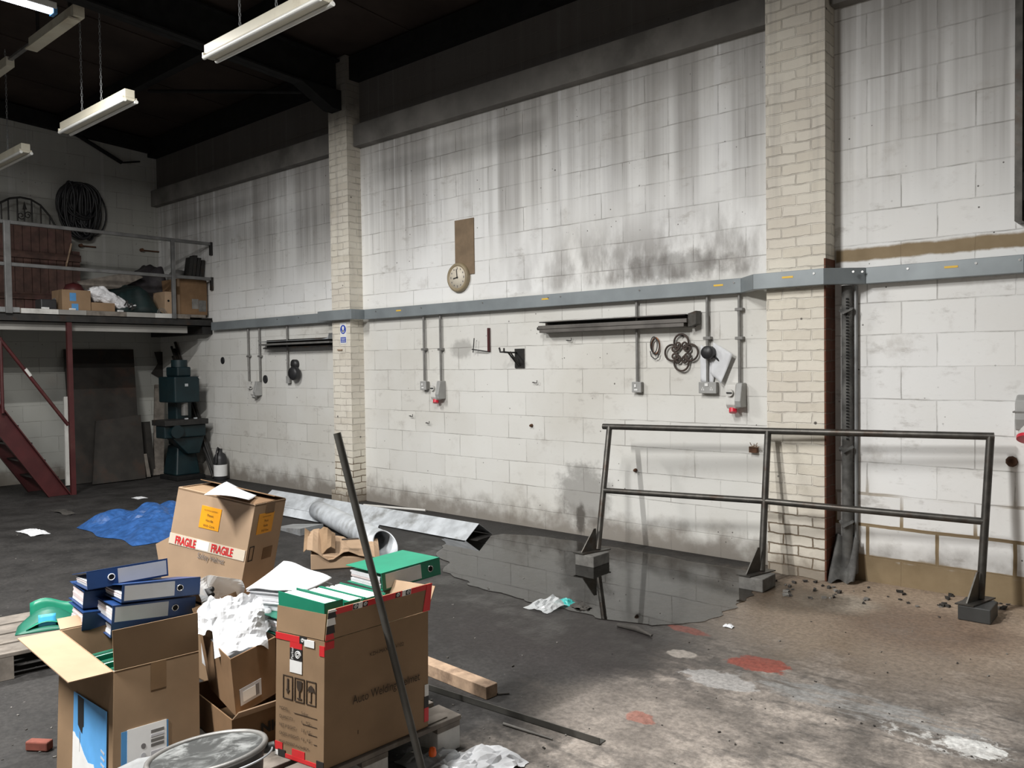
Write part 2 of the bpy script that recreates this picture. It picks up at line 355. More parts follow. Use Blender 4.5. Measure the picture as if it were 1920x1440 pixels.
# ------------------------------------------------------------------ mesh helper
OFF = {}
class MB:
    def __init__(s): s.v = []; s.f = []; s.mi = []; s.sm = []
    def add(s, vs, fs, mi=0, smooth=False):
        k = len(s.v); s.v += [V(a) for a in vs]; s.f += [tuple(i+k for i in f) for f in fs]
        s.mi += [mi]*len(fs); s.sm += [smooth]*len(fs); return s
    def hexa(s, bot, top, mi=0):                     # bot, top: four corners each, same order
        return s.add(list(bot)+list(top), [(3, 2, 1, 0), (4, 5, 6, 7), (0, 1, 5, 4), (1, 2, 6, 5), (2, 3, 7, 6), (3, 0, 4, 7)], mi)
    def box(s, lo, hi, mi=0):
        (a, b, c), (d, e, f) = lo, hi
        return s.hexa([(a, b, c), (d, b, c), (d, e, c), (a, e, c)], [(a, b, f), (d, b, f), (d, e, f), (a, e, f)], mi)
    def obox(s, o, ex, ey, ez, mi=0):                # corner o and three edge vectors
        o, ex, ey, ez = V(o), V(ex), V(ey), V(ez)
        b = [o, o+ex, o+ex+ey, o+ey]; return s.hexa(b, [q+ez for q in b], mi)
    def cbox(s, c, sx, sy, sz, rz=0, rx=0, mi=0):
        R = Matrix.Rotation(rz, 3, 'Z') @ Matrix.Rotation(rx, 3, 'X')
        ex, ey, ez = R@V((sx, 0, 0)), R@V((0, sy, 0)), R@V((0, 0, sz)); return s.obox(V(c)-(ex+ey+ez)/2, ex, ey, ez, mi)
    def prism(s, poly, d, mi=0):
        n = len(poly); d = V(d); a = [V(q) for q in poly]
        return s.add(a+[q+d for q in a], [tuple(range(n-1, -1, -1)), tuple(range(n, 2*n))]+[(i, (i+1) % n, (i+1) % n+n, i+n) for i in range(n)], mi)
    def quad(s, a, b, c, d, mi=0): return s.add([a, b, c, d], [(0, 1, 2, 3)], mi)
    def tube(s, pts, r, n=8, closed=False, mi=0, cap=True):
        pts = [V(p) for p in pts]; m = len(pts); rr = r if isinstance(r, (list, tuple)) else [r]*m
        vs = []; nrm = None
        for i, p in enumerate(pts):
            if closed: t = pts[(i+1) % m]-pts[i-1]
            else: t = pts[min(i+1, m-1)]-pts[max(i-1, 0)]
            t = t.normalized() if t.length > 1e-9 else V((0, 0, 1))
            if nrm is None:
                ref = V((0, 0, 1)) if abs(t.z) < .9 else V((1, 0, 0)); nrm = (ref-t*ref.dot(t)).normalized()
            else:
                nrm = nrm-t*nrm.dot(t); nrm = nrm.normalized() if nrm.length > 1e-6 else V((1, 0, 0))
            bn = t.cross(nrm)
            for k in range(n):
                a = 2*math.pi*k/n; vs.append(p+(nrm*math.cos(a)+bn*math.sin(a))*rr[i])
        fs = []
        for i in range(m if closed else m-1):
            j = (i+1) % m
            for k in range(n): fs.append((i*n+k, i*n+(k+1) % n, j*n+(k+1) % n, j*n+k))
        s.add(vs, fs, mi, True)
        if not closed and cap:
            s.add(vs[:n], [tuple(range(n-1, -1, -1))], mi); s.add(vs[-n:], [tuple(range(n))], mi)
        return s
    def cyl(s, a, b, r, n=16, mi=0, r2=None): return s.tube([a, b], [r, r if r2 is None else r2], n, mi=mi)
    def lathe(s, prof, c, n=32, mi=0, M3=None):      # prof: (radius, height) pairs about axis z through c
        c = V(c); vs = []; M3 = M3 or Matrix.Identity(3)
        for r, z in prof:
            for k in range(n):
                a = 2*math.pi*k/n; vs.append(c+M3@V((r*math.cos(a), r*math.sin(a), z)))
        fs = [(i*n+k, i*n+(k+1) % n, (i+1)*n+(k+1) % n, (i+1)*n+k) for i in range(len(prof)-1) for k in range(n)]
        s.add(vs, fs, mi, True)
        if prof[0][0] > 1e-4: s.add(vs[:n], [tuple(range(n-1, -1, -1))], mi)
        if prof[-1][0] > 1e-4: s.add(vs[-n:], [tuple(range(n))], mi)
        return s
    def grid(s, fn, nu, nv, mi=0, smooth=True, thick=None):
        vs = [V(fn(i/nu, j/nv)) for i in range(nu+1) for j in range(nv+1)]
        fs = [(i*(nv+1)+j, (i+1)*(nv+1)+j, (i+1)*(nv+1)+j+1, i*(nv+1)+j+1) for i in range(nu) for j in range(nv)]
        return s.add(vs, fs, mi, smooth)
    def build(s, name, mat, parent=None, bevel=0, solid=0, origin=None):
        me = bpy.data.meshes.new(name)
        o = bpy.data.objects.new(name, me); COL.objects.link(o)
        if parent is not None: off = OFF[parent.name]
        elif origin is not None: off = V(origin)
        else:
            xs = [q.x for q in s.v]; ys = [q.y for q in s.v]; zs = [q.z for q in s.v]
            off = V(((min(xs)+max(xs))/2, (min(ys)+max(ys))/2, min(zs)))
        me.from_pydata([q-off for q in s.v], [], s.f); me.validate(); me.update()
        mats = mat if isinstance(mat, (list, tuple)) else [mat]
        for q in mats: me.materials.append(MAT[q] if isinstance(q, str) else q)
        if len(me.polygons) == len(s.f):
            for p_, mi, sm in zip(me.polygons, s.mi, s.sm): p_.material_index = mi; p_.use_smooth = sm
        bm = bmesh.new(); bm.from_mesh(me); bmesh.ops.recalc_face_normals(bm, faces=bm.faces); bm.to_mesh(me); bm.free()
        OFF[o.name] = off
        if parent is not None: o.parent = parent
        else: o.location = off
        if bevel:
            b = o.modifiers.new('bevel', 'BEVEL'); b.width = bevel; b.segments = 2; b.limit_method = 'ANGLE'; b.angle_limit = .7
        if solid:
            b = o.modifiers.new('solid', 'SOLIDIFY'); b.thickness = solid; b.offset = 0
        return o

def tag(o, label=None, cat=None, group=None, kind=None):
    if label: o['label'] = label
    if cat: o['category'] = cat
    if group: o['group'] = group
    if kind: o['kind'] = kind
    return o
def thing(name, label, cat, loc, group=None):
    o = bpy.data.objects.new(name, None); COL.objects.link(o); o.location = V(loc); o.empty_display_size = .1
    OFF[o.name] = V(loc); return tag(o, label, cat, group)
def struct(name, mb, mat, bevel=0): return tag(mb.build(name, mat, bevel=bevel), kind='structure')

def text(s, size, o, ex, ey, mat, parent, name='lettering', align='LEFT', sx=1.0, bold=0.0):
    cu = bpy.data.curves.new(name, 'FONT'); cu.body = s; cu.size = size; cu.align_x = align; cu.offset = bold
    to = bpy.data.objects.new(name+'_tmp', cu); COL.objects.link(to)
    dg = bpy.context.evaluated_depsgraph_get(); me = bpy.data.meshes.new_from_object(to.evaluated_get(dg))
    bpy.data.objects.remove(to); bpy.data.curves.remove(cu)
    ex = V(ex).normalized(); ey = V(ey).normalized(); off = OFF[parent.name]; o = V(o)
    for vt in me.vertices: vt.co = o+ex*(vt.co.x*sx)+ey*vt.co.y-off
    me.name = name; ob = bpy.data.objects.new(name, me); COL.objects.link(ob); ob.parent = parent
    me.materials.clear(); me.materials.append(MAT[mat]); OFF[ob.name] = off
    return ob
def arc(c, r, a0, a1, n, ex, ey):
    return [V(c)+V(ex)*(r*math.cos(a0+(a1-a0)*i/n))+V(ey)*(r*math.sin(a0+(a1-a0)*i/n)) for i in range(n+1)]
X_, Y_, Z_ = V((1, 0, 0)), V((0, 1, 0)), V((0, 0, 1))
# ================================================================== the room
XB, XF, YL = -.2, 15.0, -12.0
PIL = [(4.475, 4.81), (9.75, 10.183)]; PO = .19
def roofz(y): return 5.12 + .06*abs(y)
struct('floor', MB().box((XB-.2, YL-.2, -.1), (XF+.2, .25, 0)), 'floor')
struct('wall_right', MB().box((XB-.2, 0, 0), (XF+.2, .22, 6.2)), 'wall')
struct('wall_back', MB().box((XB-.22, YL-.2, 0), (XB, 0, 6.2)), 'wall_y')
struct('wall_left', MB().box((XB, YL-.2, 0), (XF, YL, 6.2)), 'rough_concrete')
struct('wall_front', MB().box((XF, YL-.2, 0), (XF+.2, 0, 6.2)), 'rough_concrete')
m = MB(); m.hexa([(XB, 0, roofz(0)), (XF, 0, roofz(0)), (XF, YL, roofz(YL)), (XB, YL, roofz(YL))],
                 [(XB, 0, roofz(0)+.12), (XF, 0, roofz(0)+.12), (XF, YL, roofz(YL)+.12), (XB, YL, roofz(YL)+.12)])
x = .9
while x < XF-.3:                                   # battens over the sheet joints
    m.hexa([(x, -.02, roofz(.02)-.012), (x+.04, -.02, roofz(.02)-.012), (x+.04, YL+.02, roofz(YL)-.012), (x, YL+.02, roofz(YL)-.012)],
           [(x, -.02, roofz(.02)+.01), (x+.04, -.02, roofz(.02)+.01), (x+.04, YL+.02, roofz(YL)+.01), (x, YL+.02, roofz(YL)+.01)]); x += 1.22
struct('ceiling', m, 'roof_dark')
nt = 0
def trim(mb, mat, bevel=0):
    global nt; nt += 1; return struct('trim_%d' % nt, mb, mat, bevel)
for a, b in PIL:                                   # brick piers
    m = MB().box((a, -PO, 0), (b, .02, roofz(0)-.01))
    if a > 9:                                      # its near side was never painted below the trunking
        m = MB(); m.box((a, -PO, 2.30), (b, .02, roofz(0)-.01), 0); m.box((a, -PO, 0), (b-.012, .02, 2.30), 0)
        m.box((b-.012, -PO, 0), (b, .02, 2.30), 1)
    else: m.box((a-.05, -PO-.02, 0), (a+.25, -PO+.01, .12), 0)
    trim(m, ['brick_painted', 'brick_bare'])
for a, b in ((XB, PIL[0][0]), (PIL[0][1], PIL[1][0]), (PIL[1][1], XF)):   # projecting concrete beam along the wall
    trim(MB().box((a+.005, -.10, 4.09), (b-.005, .01, 4.33)), 'dimmed_grimy_concrete')
trim(MB().box((XB+.01, -.14, 4.84), (XF-.01, -.005, roofz(0)-.02)), 'soot_steel')   # eaves beam
for a, b in PIL:                                   # roof rafters with their haunches
    c = (a+b)/2; m = MB()
    def lo(y): return 4.66+.06*abs(y)
    for (w, z0, z1) in ((.012, 0, .40), (.16, 0, .02), (.16, .38, .40)):
        m.hexa([(c-w/2, -PO-.01, lo(.2)+z0), (c+w/2, -PO-.01, lo(.2)+z0), (c+w/2, YL+.05, lo(12)+z0), (c-w/2, YL+.05, lo(12)+z0)],
               [(c-w/2, -PO-.01, lo(.2)+z1), (c+w/2, -PO-.01, lo(.2)+z1), (c+w/2, YL+.05, lo(12)+z1), (c-w/2, YL+.05, lo(12)+z1)])
    m.prism([(c-.09, -PO-.005, 4.50), (c-.09, -PO-.12, 4.50), (c-.09, -.75, 4.72), (c-.09, -PO-.005, 4.72)], (.18, 0, 0))
    trim(m, 'soot_steel')
m = MB()                                           # end rafter along the back wall
m.hexa([(XB+.01, -.15, 4.90), (XB+.12, -.15, 4.90), (XB+.12, YL+.05, 5.55), (XB+.01, YL+.05, 5.55)],
       [(XB+.01, -.15, 5.10), (XB+.12, -.15, 5.10), (XB+.12, YL+.05, 5.75), (XB+.01, YL+.05, 5.75)]); trim(m, 'soot_steel')
yp = F(305, 132, 5.08).y
for y in (yp, yp-2.2, yp-4.4):                     # purlins, cut between the rafters
    for a, b in ((XB+.13, 4.56), (4.72, 9.88), (10.05, XF-.01)):
        trim(MB().box((a, y-.05, roofz(y)-.20), (b, y+.05, roofz(y)-.005)), 'soot_steel')
a = F(280, 171, 4.95); b = B(565, 172, 4.55)
trim(MB().cyl(a, b, .022, 8), 'soot_steel')        # bracing rod under the roof
m = MB(); m.cyl(B(140, 250, XB+.1), B(228, 305, XB+.08), .03, 8); m.cyl(B(228, 305, XB+.08), B(262, 303, XB+.02), .012, 6)
trim(m, 'soot_steel')

# ================================================================== along the wall
# ---- metal cable trunking
t = thing('cable_trunking', 'long grey metal cable trunking running along the block wall and around both piers', 'trunking', (7, -.08, 2.10))
TZ0, TZ1 = 2.108, 2.222
path = [(1.50, -.08), (4.30, -.08)], [(4.30, -.27), (4.93, -.27)], [(4.93, -.08), (9.50, -.08)], [(9.50, -.08), (9.68, -.27)], [(9.68, -.27), (10.20, -.27)], [(10.20, -.27), (10.42, -.08)], [(10.42, -.08), (11.36, -.08)], [(11.36, -.085), (13.5, -.085)]
for (xa, ya), (xb, yb) in path:
    m = MB()
    dp = .075 if abs(ya) < .1 and abs(yb) < .1 else .07
    m.hexa([(xa, ya, TZ0), (xb, yb, TZ0), (xb, yb+dp, TZ0), (xa, ya+dp, TZ0)], [(xa, ya, TZ1), (xb, yb, TZ1), (xb, yb+dp, TZ1), (xa, ya+dp, TZ1)])
    if ya == -.27 and yb == -.27:
        for xe in (xa, xb-.012):                   # returns to the wall at the pier
            if xa < 9: m.box((xe, ya+dp, TZ0), (xe+.012, -.006, TZ1))
    tag(m.build('trunking_section', 'trunking_grey', t, bevel=.004))
for px, py in ((905, 572), (1028, 562), (1051, 560), (1199, 548), (1376, 533), (1394, 532), (1428, 522), (1526, 514), (1600, 508), (1617, 507), (1702, 501), (1830, 492), (1912, 487), (705, 592), (790, 583), (520, 605), (560, 602)):
    p = W(px, py, .0); y = -.08
    for (xa, ya), (xb, yb) in path:
        if xa <= p.x < xb: y = ya+(yb-ya)*(p.x-xa)/(xb-xa)
    p = W(px, py, -y)
    MB().cyl((p.x, y+.002, 2.19), (p.x, y-.004, 2.19), .008, 10).build('screw_head', 'chrome', t)
for px, py in ((1023, 564), (1348, 536), (1478, 519), (1785, 496), (748, 586)):
    o = .27 if px == 1478 else .08
    p = W(px, py, o); MB().box((p.x-.045, -o-.002, 2.172), (p.x+.035, -o+.001, 2.186)).build('stain', 'yellow_card', t)
# ---- conduits dropping from it, with the boxes they feed
def conduit(px0, px1, ybot, label, zt=2.10, r=.0125, clips=()):
    x = W(px1, ybot, .03).x; zb = W(px1, ybot, .03).z
    o = thing('conduit', label, 'conduit', (x, -.03, zb), 'steel conduits dropping from the trunking')
    MB().cyl((x, -.03, zb), (x, -.03, zt), r, 12).build('pipe', 'conduit_grey', o)
    for cy in clips:
        z = W(px1, cy, .03).z
        MB().box((x-.032, -.046, z-.012), (x+.032, -.002, z+.012)).build('saddle_clip', 'conduit_grey', o, bevel=.003)
    return x, zb
conduit(464, 467, 715, 'leftmost thin conduit on the wall bay beside the mezzanine', clips=(668,))
conduit(486, 488, 715, 'conduit second from the mezzanine, above a grey isolator', clips=(668,))
conduit(538, 540, 706, 'conduit running down behind the short grey metal shelf')
conduit(795, 796, 714, 'conduit right of the far pier, above a small grey box', clips=(655,))
conduit(827, 827, 716, 'conduit above the isolator with the red plug, right of the far pier', clips=(655,))
conduit(1195, 1195, 716, 'conduit passing behind the long metal channel down to a small switch', clips=())
conduit(1327, 1327, 716, 'conduit behind the black round box above the double socket', clips=(634,))
conduit(1387, 1387, 718, 'rightmost conduit, above the isolator with a red plug near the brick pier', clips=(580, 634))
def plate_box(px, py, w, h, d, name, label, cat, mat='plastic_grey', rockers=0, group=None):
    p = W(px, py, d); x, z = p.x, p.z
    o = thing(name, label, cat, (x, 0, z-h/2), group)
    MB().box((x-w/2, -d+.012, z-h/2), (x+w/2, -.001, z+h/2)).build('back_box', 'conduit_grey', o, bevel=.006)
    MB().box((x-w/2-.002, -d, z-h/2-.002), (x+w/2+.002, -d+.012, z+h/2+.002)).build('face_plate', mat, o, bevel=.004)
    if rockers == 1:
        MB().box((x-.018, -d-.006, z+.0), (x+.0, -d, z+h*.28)).build('rocker', 'white_print', o)
        MB().box((x-.022, -d-.002, z-h*.32), (x+.01, -d, z-h*.18)).build('marking', 'white_print', o)
    if rockers == 2:
        for dx in (-w*.33, w*.16):
            m = MB()
            for k in (0, 1): m.box((x+dx+k*.016, -d-.002, z-.022), (x+dx+k*.016+.006, -d, z-.008))
            m.box((x+dx+.008, -d-.002, z-.006), (x+dx+.013, -d, z+.006)); m.build('socket_holes', 'white_print', o)
        MB().box((x-.02, -d-.006, z+.012), (x+.008, -d, z+h*.40)).build('rocker', 'white_print', o)
    return o
plate_box(466, 722, .085, .09, .05, 'junction_box', 'small pale box beside the isolator in the bay next to the mezzanine', 'junction box', 'plastic_light')
plate_box(539, 712, .07, .09, .045, 'junction_box', 'small grey box under the round black device below the short shelf', 'junction box')
plate_box(793, 723, .088, .088, .06, 'light_switch', 'single grey switch box left of the isolator near the far pier', 'switch', rockers=1)
plate_box(1193, 726, .088, .088, .05, 'light_switch', 'single grey switch at the foot of the conduit below the long channel', 'switch', rockers=1)
plate_box(1326, 727, .150, .088, .055, 'double_socket', 'grey double socket under the black round box', 'socket', rockers=2)
def isolator(px, py, label, red=True, s=1.0):
    p = W(px, py, .07); x, z = p.x, p.z; w, h = .125*s, .20*s
    o = thing('isolator', label, 'isolator', (x, 0, z-h/2), 'interlocked isolator sockets')
    MB().prism([(x-w/2, -.001, z-h/2), (x-w/2, -.085, z-h/2), (x-w/2, -.105, z-h/2+.03), (x-w/2, -.085, z+h/2-.015), (x-w/2, -.055, z+h/2), (x-w/2, -.001, z+h/2)], (w*.62, 0, 0)).build('switch_housing', 'plastic_light', o, bevel=.006)
    MB().prism([(x+w*.12, -.001, z-h/2+.01), (x+w*.12, -.10, z-h/2+.01), (x+w*.12, -.115, z-h/2+.06), (x+w*.12, -.08, z+h/2), (x+w*.12, -.001, z+h/2)], (w*.40, 0, 0)).build('side_housing', 'plastic_grey', o, bevel=.006)
    k = MB().cyl((x-w*.20, -.098, z+h*.12), (x-w*.20, -.118, z+h*.12), .028*s, 20).build('rotary_knob', 'plastic_light', o)
    MB().cbox((x-w*.20, -.121, z+h*.12), .044*s, .008, .010, 0).build('grip', 'plastic_black', k)
    if red: MB().cyl((x-w*.18, -.06, z-h/2+.012), (x-w*.12, -.075, z-h/2-.032), .030*s, 18).build('socket_cap', 'plastic_red', o)
    else: MB().cyl((x-w*.18, -.06, z-h/2+.012), (x-w*.12, -.075, z-h/2-.02), .030*s, 18).build('socket_cap', 'plastic_grey', o)
isolator(478, 729, 'grey isolator socket in the bay next to the mezzanine, no red cap', False)
isolator(819, 732, 'isolator with a red cap just right of the far brick pier')
isolator(1378, 742, 'isolator with a round switch and red cap left of the near brick pier')
# big one at the right edge
p = W(1915, 780, .09); o = thing('isolator', 'large grey isolator with a red rim cut off at the right edge', 'isolator', (p.x+.05, 0, p.z-.14))
x, z = p.x-.03, p.z
MB().prism([(x, -.001, z-.09), (x, -.11, z-.09), (x, -.13, z-.02), (x, -.11, z+.10), (x, -.06, z+.13), (x, -.001, z+.13)], (.17, 0, 0)).build('housing', 'plastic_grey', o, bevel=.008)
MB().box((x-.012, -.125, z+.02), (x+.175, -.002, z+.03)).build('lid_seam', 'conduit_grey', o)
MB().cyl((x+.085, -.06, z-.085), (x+.085, -.085, z-.135), .075, 24).build('socket_body', 'plastic_light', o)
MB().cyl((x+.085, -.083, z-.13), (x+.085, -.092, z-.148), .082, 24).build('red_rim', 'plastic_red', o)
# ---- long metal channel and the short shelf
def channel(pl, pr, hgt, name, label, lip):
    a = W(*pl, .12); b = W(*pr, .12); z = (a.z+b.z)/2
    o = thing(name, label, 'metal channel', ((a.x+b.x)/2, -.06, z-hgt/2))
    h = hgt/2
    MB().box((a.x, -.012, z-h), (b.x, -.003, z+h)).build('back_web', 'dark_steel', o)
    MB().box((a.x+.02, -.13, z+h-.012), (b.x-.03, -.012, z+h-.004)).build('top_flange', 'dark_steel', o)
    MB().box((a.x, -.125, z-h*.15-.012), (b.x-.02, -.012, z-h*.15+.022)).build('front_rail', 'channel_grey', o, bevel=.004)
    MB().box((a.x+.01, -.118, z-h), (b.x-.05, -.012, z-h+.034)).build('front_rail', 'channel_grey', o, bevel=.004)
    MB().cyl((a.x-.02, -.10, z-h*.2), (a.x+.02, -.10, z-h*.2), .016, 10).build('end_bolt', 'dark_steel', o)
    if lip: MB().prism([(b.x-.02, -.012, z-h), (b.x+.05, -.012, z-h+.02), (b.x+.05, -.012, z+h+.02), (b.x-.02, -.012, z+h)], (0, -.09, 0)).build('end_bracket', 'rail_steel', o)
    return o
channel((1009, 612), (1292, 602), .105, 'metal_channel', 'long dark metal channel with two rails mounted under the trunking', True)
a = W(489, 646, .1); b = W(621, 640, .1)
o = thing('metal_shelf', 'short dark metal shelf channel with a turned up end beside the far pier', 'shelf', ((a.x+b.x)/2, -.06, a.z-.06))
z = (a.z+b.z)/2
MB().box((a.x, -.012, z-.05), (b.x, -.003, z+.055)).build('back_web', 'dark_steel', o)
MB().box((a.x, -.13, z+.028), (b.x-.02, -.012, z+.036)).build('top_flange', 'galv_dull', o)
MB().box((a.x, -.135, z-.018), (b.x, -.02, z+.006)).build('front_rail', 'conduit_grey', o, bevel=.003)
MB().box((a.x+.08, -.12, z-.06), (b.x, -.012, z-.045)).build('lower_flange', 'dark_steel', o)
MB().prism([(b.x-.14, -.132, z+.03), (b.x-.02, -.132, z+.03), (b.x, -.132, z+.10), (b.x-.03, -.132, z+.045)], (0, .10, 0)).build('turned_up_end', 'galv', o)
# ---- clock and bare wall patch
a = W(852, 414, .012); b = W(889, 513, .012)
tag(MB().box((a.x, -.012, b.z), (b.x, -.001, a.z)).build('bare_wall_patch', 'hardboard', bevel=.002), 'tall brown patch of bare wall just above the clock, built as thin board', 'panel')  # unpainted area of the wall, built as a thin board
p = W(856, 520, .05); c = V((p.x, 0, p.z)); RX = Matrix.Rotation(math.pi/2, 3, 'X')
o = thing('wall_clock', 'round wall clock with a brass-brown rim below the brown patch', 'clock', (p.x, 0, p.z-.15))
MB().lathe([(.15, .001), (.152, .03), (.14, .048), (.122, .050), (.112, .036), (.0, .034)], c, 40, M3=RX).build('rim', 'clock_rim', o)
MB().lathe([(.113, .030), (.113, .0385), (.0, .0385)], c, 40, M3=RX).build('dial', 'clock_face', o)
m = MB()
for k in range(12):
    a_ = k*math.pi/6; q = c+V((math.sin(a_)*.092, -.0395, math.cos(a_)*.092)); m.cbox(q, .010, .002, .022 if k % 3 == 0 else .015)
m.build('hour_marks', 'page_line', o)
for ang, ln, w in ((-.12, .085, .008), (-1.75, .058, .010)):
    d = V((math.sin(ang), 0, math.cos(ang))); n_ = V((d.z, 0, -d.x))
    MB().obox(c+V((0, -.043, 0))-n_*w/2-d*.012, n_*w, V((0, -.002, 0)), d*(ln+.012)).build('clock_hand', 'black_print', o)
# ---- safety sign on the far pier
p = W(643.5, 625, PO+.004); o = thing('safety_sign', 'small blue and white safety sign high on the far brick pier', 'sign', (p.x, -PO, p.z-.13))
w, h, y = .115, .245, -PO-.004
MB().box((p.x-w/2, y, p.z-h/2), (p.x+w/2, -PO-.0005, p.z+h/2)).build('plate', 'white_print', o)
MB().cyl((p.x, y+.0005, p.z+.045), (p.x, y-.0012, p.z+.045), .052, 32).build('blue_disc', 'sign_blue', o)
m = MB(); m.cyl((p.x, y-.001, p.z+.062), (p.x, y-.0022, p.z+.062), .020, 20); m.cbox((p.x, y-.0018, p.z+.022), .046, .001, .024); m.cbox((p.x, y-.0018, p.z+.034), .026, .001, .03)
m.build('pictogram', 'white_print', o)
MB().cbox((p.x, y-.0008, p.z-.075), w*.84, .0012, .062).build('blue_panel', 'sign_blue', o)
m = MB()
for k in range(3): m.cbox((p.x, y-.002, p.z-.058-k*.017), w*(.66 if k != 1 else .56), .001, .006)
m.build('text_lines', 'white_print', o)
p = W(637, 656, PO+.01); tag(MB().cbox((p.x, -PO-.008, p.z), .085, .014, .014, rx=.0).build('wood_peg', 'wood'), 'small wooden peg on the far pier under the safety sign', 'peg')
# ---- rod and red bar, hook bracket
a = W(915.5, 615, .02); b = W(915.5, 659, .02)
tag(MB().box((a.x-.011, -.026, b.z), (a.x+.011, -.002, a.z)).build('red_bar', 'red_paint'), 'upright red painted steel bar on the wall left of the hook bracket', 'bar')
p0, p1, p2 = W(885, 655, .05), W(912, 659, .03), W(889, 634, .05)
o = thing('steel_rod_hook', 'thin black rod with an upright prong poking from the wall beside the red bar', 'hook', p1)
MB().tube([p0, p1, V((p1.x+.02, -.001, p1.z))], .006, 8).build('rod', 'dark_steel', o)
MB().tube([p2, W(887, 661, .05)], .005, 8).build('prong', 'dark_steel', o)
a = W(965, 654, .01); b = W(983, 690, .01)
o = thing('hook_bracket', 'black bracket with curled hooks on a dark square plate', 'bracket', ((a.x+b.x)/2, 0, b.z))
MB().box((a.x, -.012, b.z), (b.x, -.001, a.z)).build('wall_plate', 'dark_steel', o)
q = [W(937, 655, .20), W(938, 660, .20), W(943, 660, .19), W(955, 661, .15), W(968, 661, .012)]
MB().tube([W(936, 652, .20)]+q, .009, 8).build('hook_arm', 'dark_steel', o)
MB().tube([W(945, 653, .20), W(945, 660, .19)], .008, 8).build('hook_tip', 'dark_steel', o)
for dx in (0, .03): MB().tube([W(952, 660, .16)+V((dx, 0, 0)), W(972, 686, .012)+V((dx*.6, 0, 0))], .008, 8).build('brace', 'dark_steel', o)
# ---- cable loop, scroll ironwork, papers, black round box
p = W(1229, 648, .02)
o = thing('cable_coil', 'small loop of copper and black cable hung left of the scrollwork', 'cable', (p.x, 0, p.z-.12))
rnd = random.Random(3)
for k in range(4):
    c = p+V((rnd.uniform(-.01, .01), -.006*k+.008, rnd.uniform(-.012, .01)))
    MB().tube([c+V((.040*math.cos(a_)*(1-.06*k), 0, .068*math.sin(a_))) for a_ in [i*math.pi/12 for i in range(24)]], .0045, 6, closed=True).build('cable_turn', 'copper' if k < 2 else 'plastic_black', o)
MB().tube([p+V((-.045, -.01, -.045)), p+V((-.035, -.01, -.09)), p+V((.0, -.01, -.115)), p+V((.03, -.01, -.10)), p+V((.035, -.01, -.07))], .0045, 6).build('loose_tail', 'plastic_black', o)
p = W(1277.5, 661, .03); c = V((p.x, -.03, p.z))
o = thing('scroll_ornament', 'dark wrought iron quatrefoil scroll ornament hung on the wall', 'ornament', (p.x, 0, p.z-.16))
for k in range(4):
    dirv = V((math.cos(k*math.pi/2), 0, math.sin(k*math.pi/2))); sd = V((-dirv.z, 0, dirv.x))
    cc = c+dirv*.085; pts = []
    for s_ in (-1, 1):
        seg = [cc+dirv*(.066*math.cos(a_))+sd*(s_*.066*math.sin(a_)) for a_ in [i*2.35/14 for i in range(15)]]
        e = seg[-1]; inner = []
        for i in range(1, 16):
            th = 2.35+i*.38; r_ = .066-.0034*i; ctr = cc+sd*(s_*.012)-dirv*.004
            inner.append(ctr+dirv*(r_*.62*math.cos(th)-.018)+sd*(s_*(r_*.62*math.sin(th)+.024)))
        MB().tube(seg+inner, .0085, 7).build('scroll', 'scroll_iron', o)
p = c
MB().cyl(c+V((0, .029, .14)), c+V((0, -.01, .14)), .007, 8).build('nail', 'dark_steel', o)
def sheet(corners, name, label, cat, mat='paper', curl=.012, group=None, nu=8, nv=10, off=V((0, -1, 0)), seed=0):
    a_, b_, c_, d_ = [V(q) for q in corners]
    fn = lambda u, v: (a_*(1-u)+b_*u)*(1-v)+(d_*(1-u)+c_*u)*v+off*(curl*(math.sin(u*2.6+seed)*.5+.5)*(.3+v)+.004*math.sin(7*u+5*v+seed))
    return tag(MB().grid(fn, nu, nv).build(name, mat, solid=.0008), label, cat, group)
sheet([W(1314, 646, .012), W(1345, 668, .012), W(1338, 720, .012), W(1314, 715, .012)], 'paper_sheet', 'white paper sheet tucked behind the conduit by the black round box', 'paper')
sheet([W(1338, 642, .03), W(1374, 664, .05), W(1352, 719, .05), W(1334, 700, .03)], 'paper_sheet', 'tilted white paper sheet hanging right of the black round box', 'paper', seed=2)
p = W(1326, 661, .09)
o = thing('round_junction_box', 'black round box on the conduit above the double socket', 'junction box', (p.x, 0, p.z-.05))
MB().lathe([(.05, -.03), (.053, .05), (.048, .062), (.0, .062)], V((p.x, -.045, p.z)), 28, M3=RX).build('body', 'plastic_black', o)
MB().tube([V((p.x+.04, -.05, p.z-.03)), V((p.x+.08, -.04, p.z-.07)), V((p.x+.09, -.03, p.z-.11)), V((p.x+.12, -.03, p.z-.09))], .008, 7).build('cable_tail', 'plastic_black', o)
p = W(548, 700, .09)
o = thing('sounder', 'black round twin sounder device below the short shelf in the far bay', 'sounder', (p.x, 0, p.z-.1))
MB().lathe([(.085, .0), (.09, .05), (.07, .075), (.0, .075)], V((p.x+.02, -.045, p.z)), 28, M3=RX).build('front_dome', 'plastic_black', o)
MB().lathe([(.06, .0), (.06, .05), (.0, .055)], V((p.x-.03, -.005, p.z+.115)), 24, M3=RX).build('upper_box', 'plastic_black', o)
MB().cyl((p.x, -.001, p.z), (p.x, -.05, p.z), .04, 12).build('mount', 'plastic_black', o)
for (px, py, r), lab in (((418, 676, .05), 'small black disc on the wall nearest the mezzanine'), ((498, 711, .055), 'small black disc on the wall right of the far isolator')):
    p = W(px, py); tag(MB().lathe([(r, .001), (r, .008), (r*.8, .011), (0, .009)], V((p.x, 0, p.z)), 24, M3=RX).build('vent_disc', 'plastic_black'), lab, 'disc')
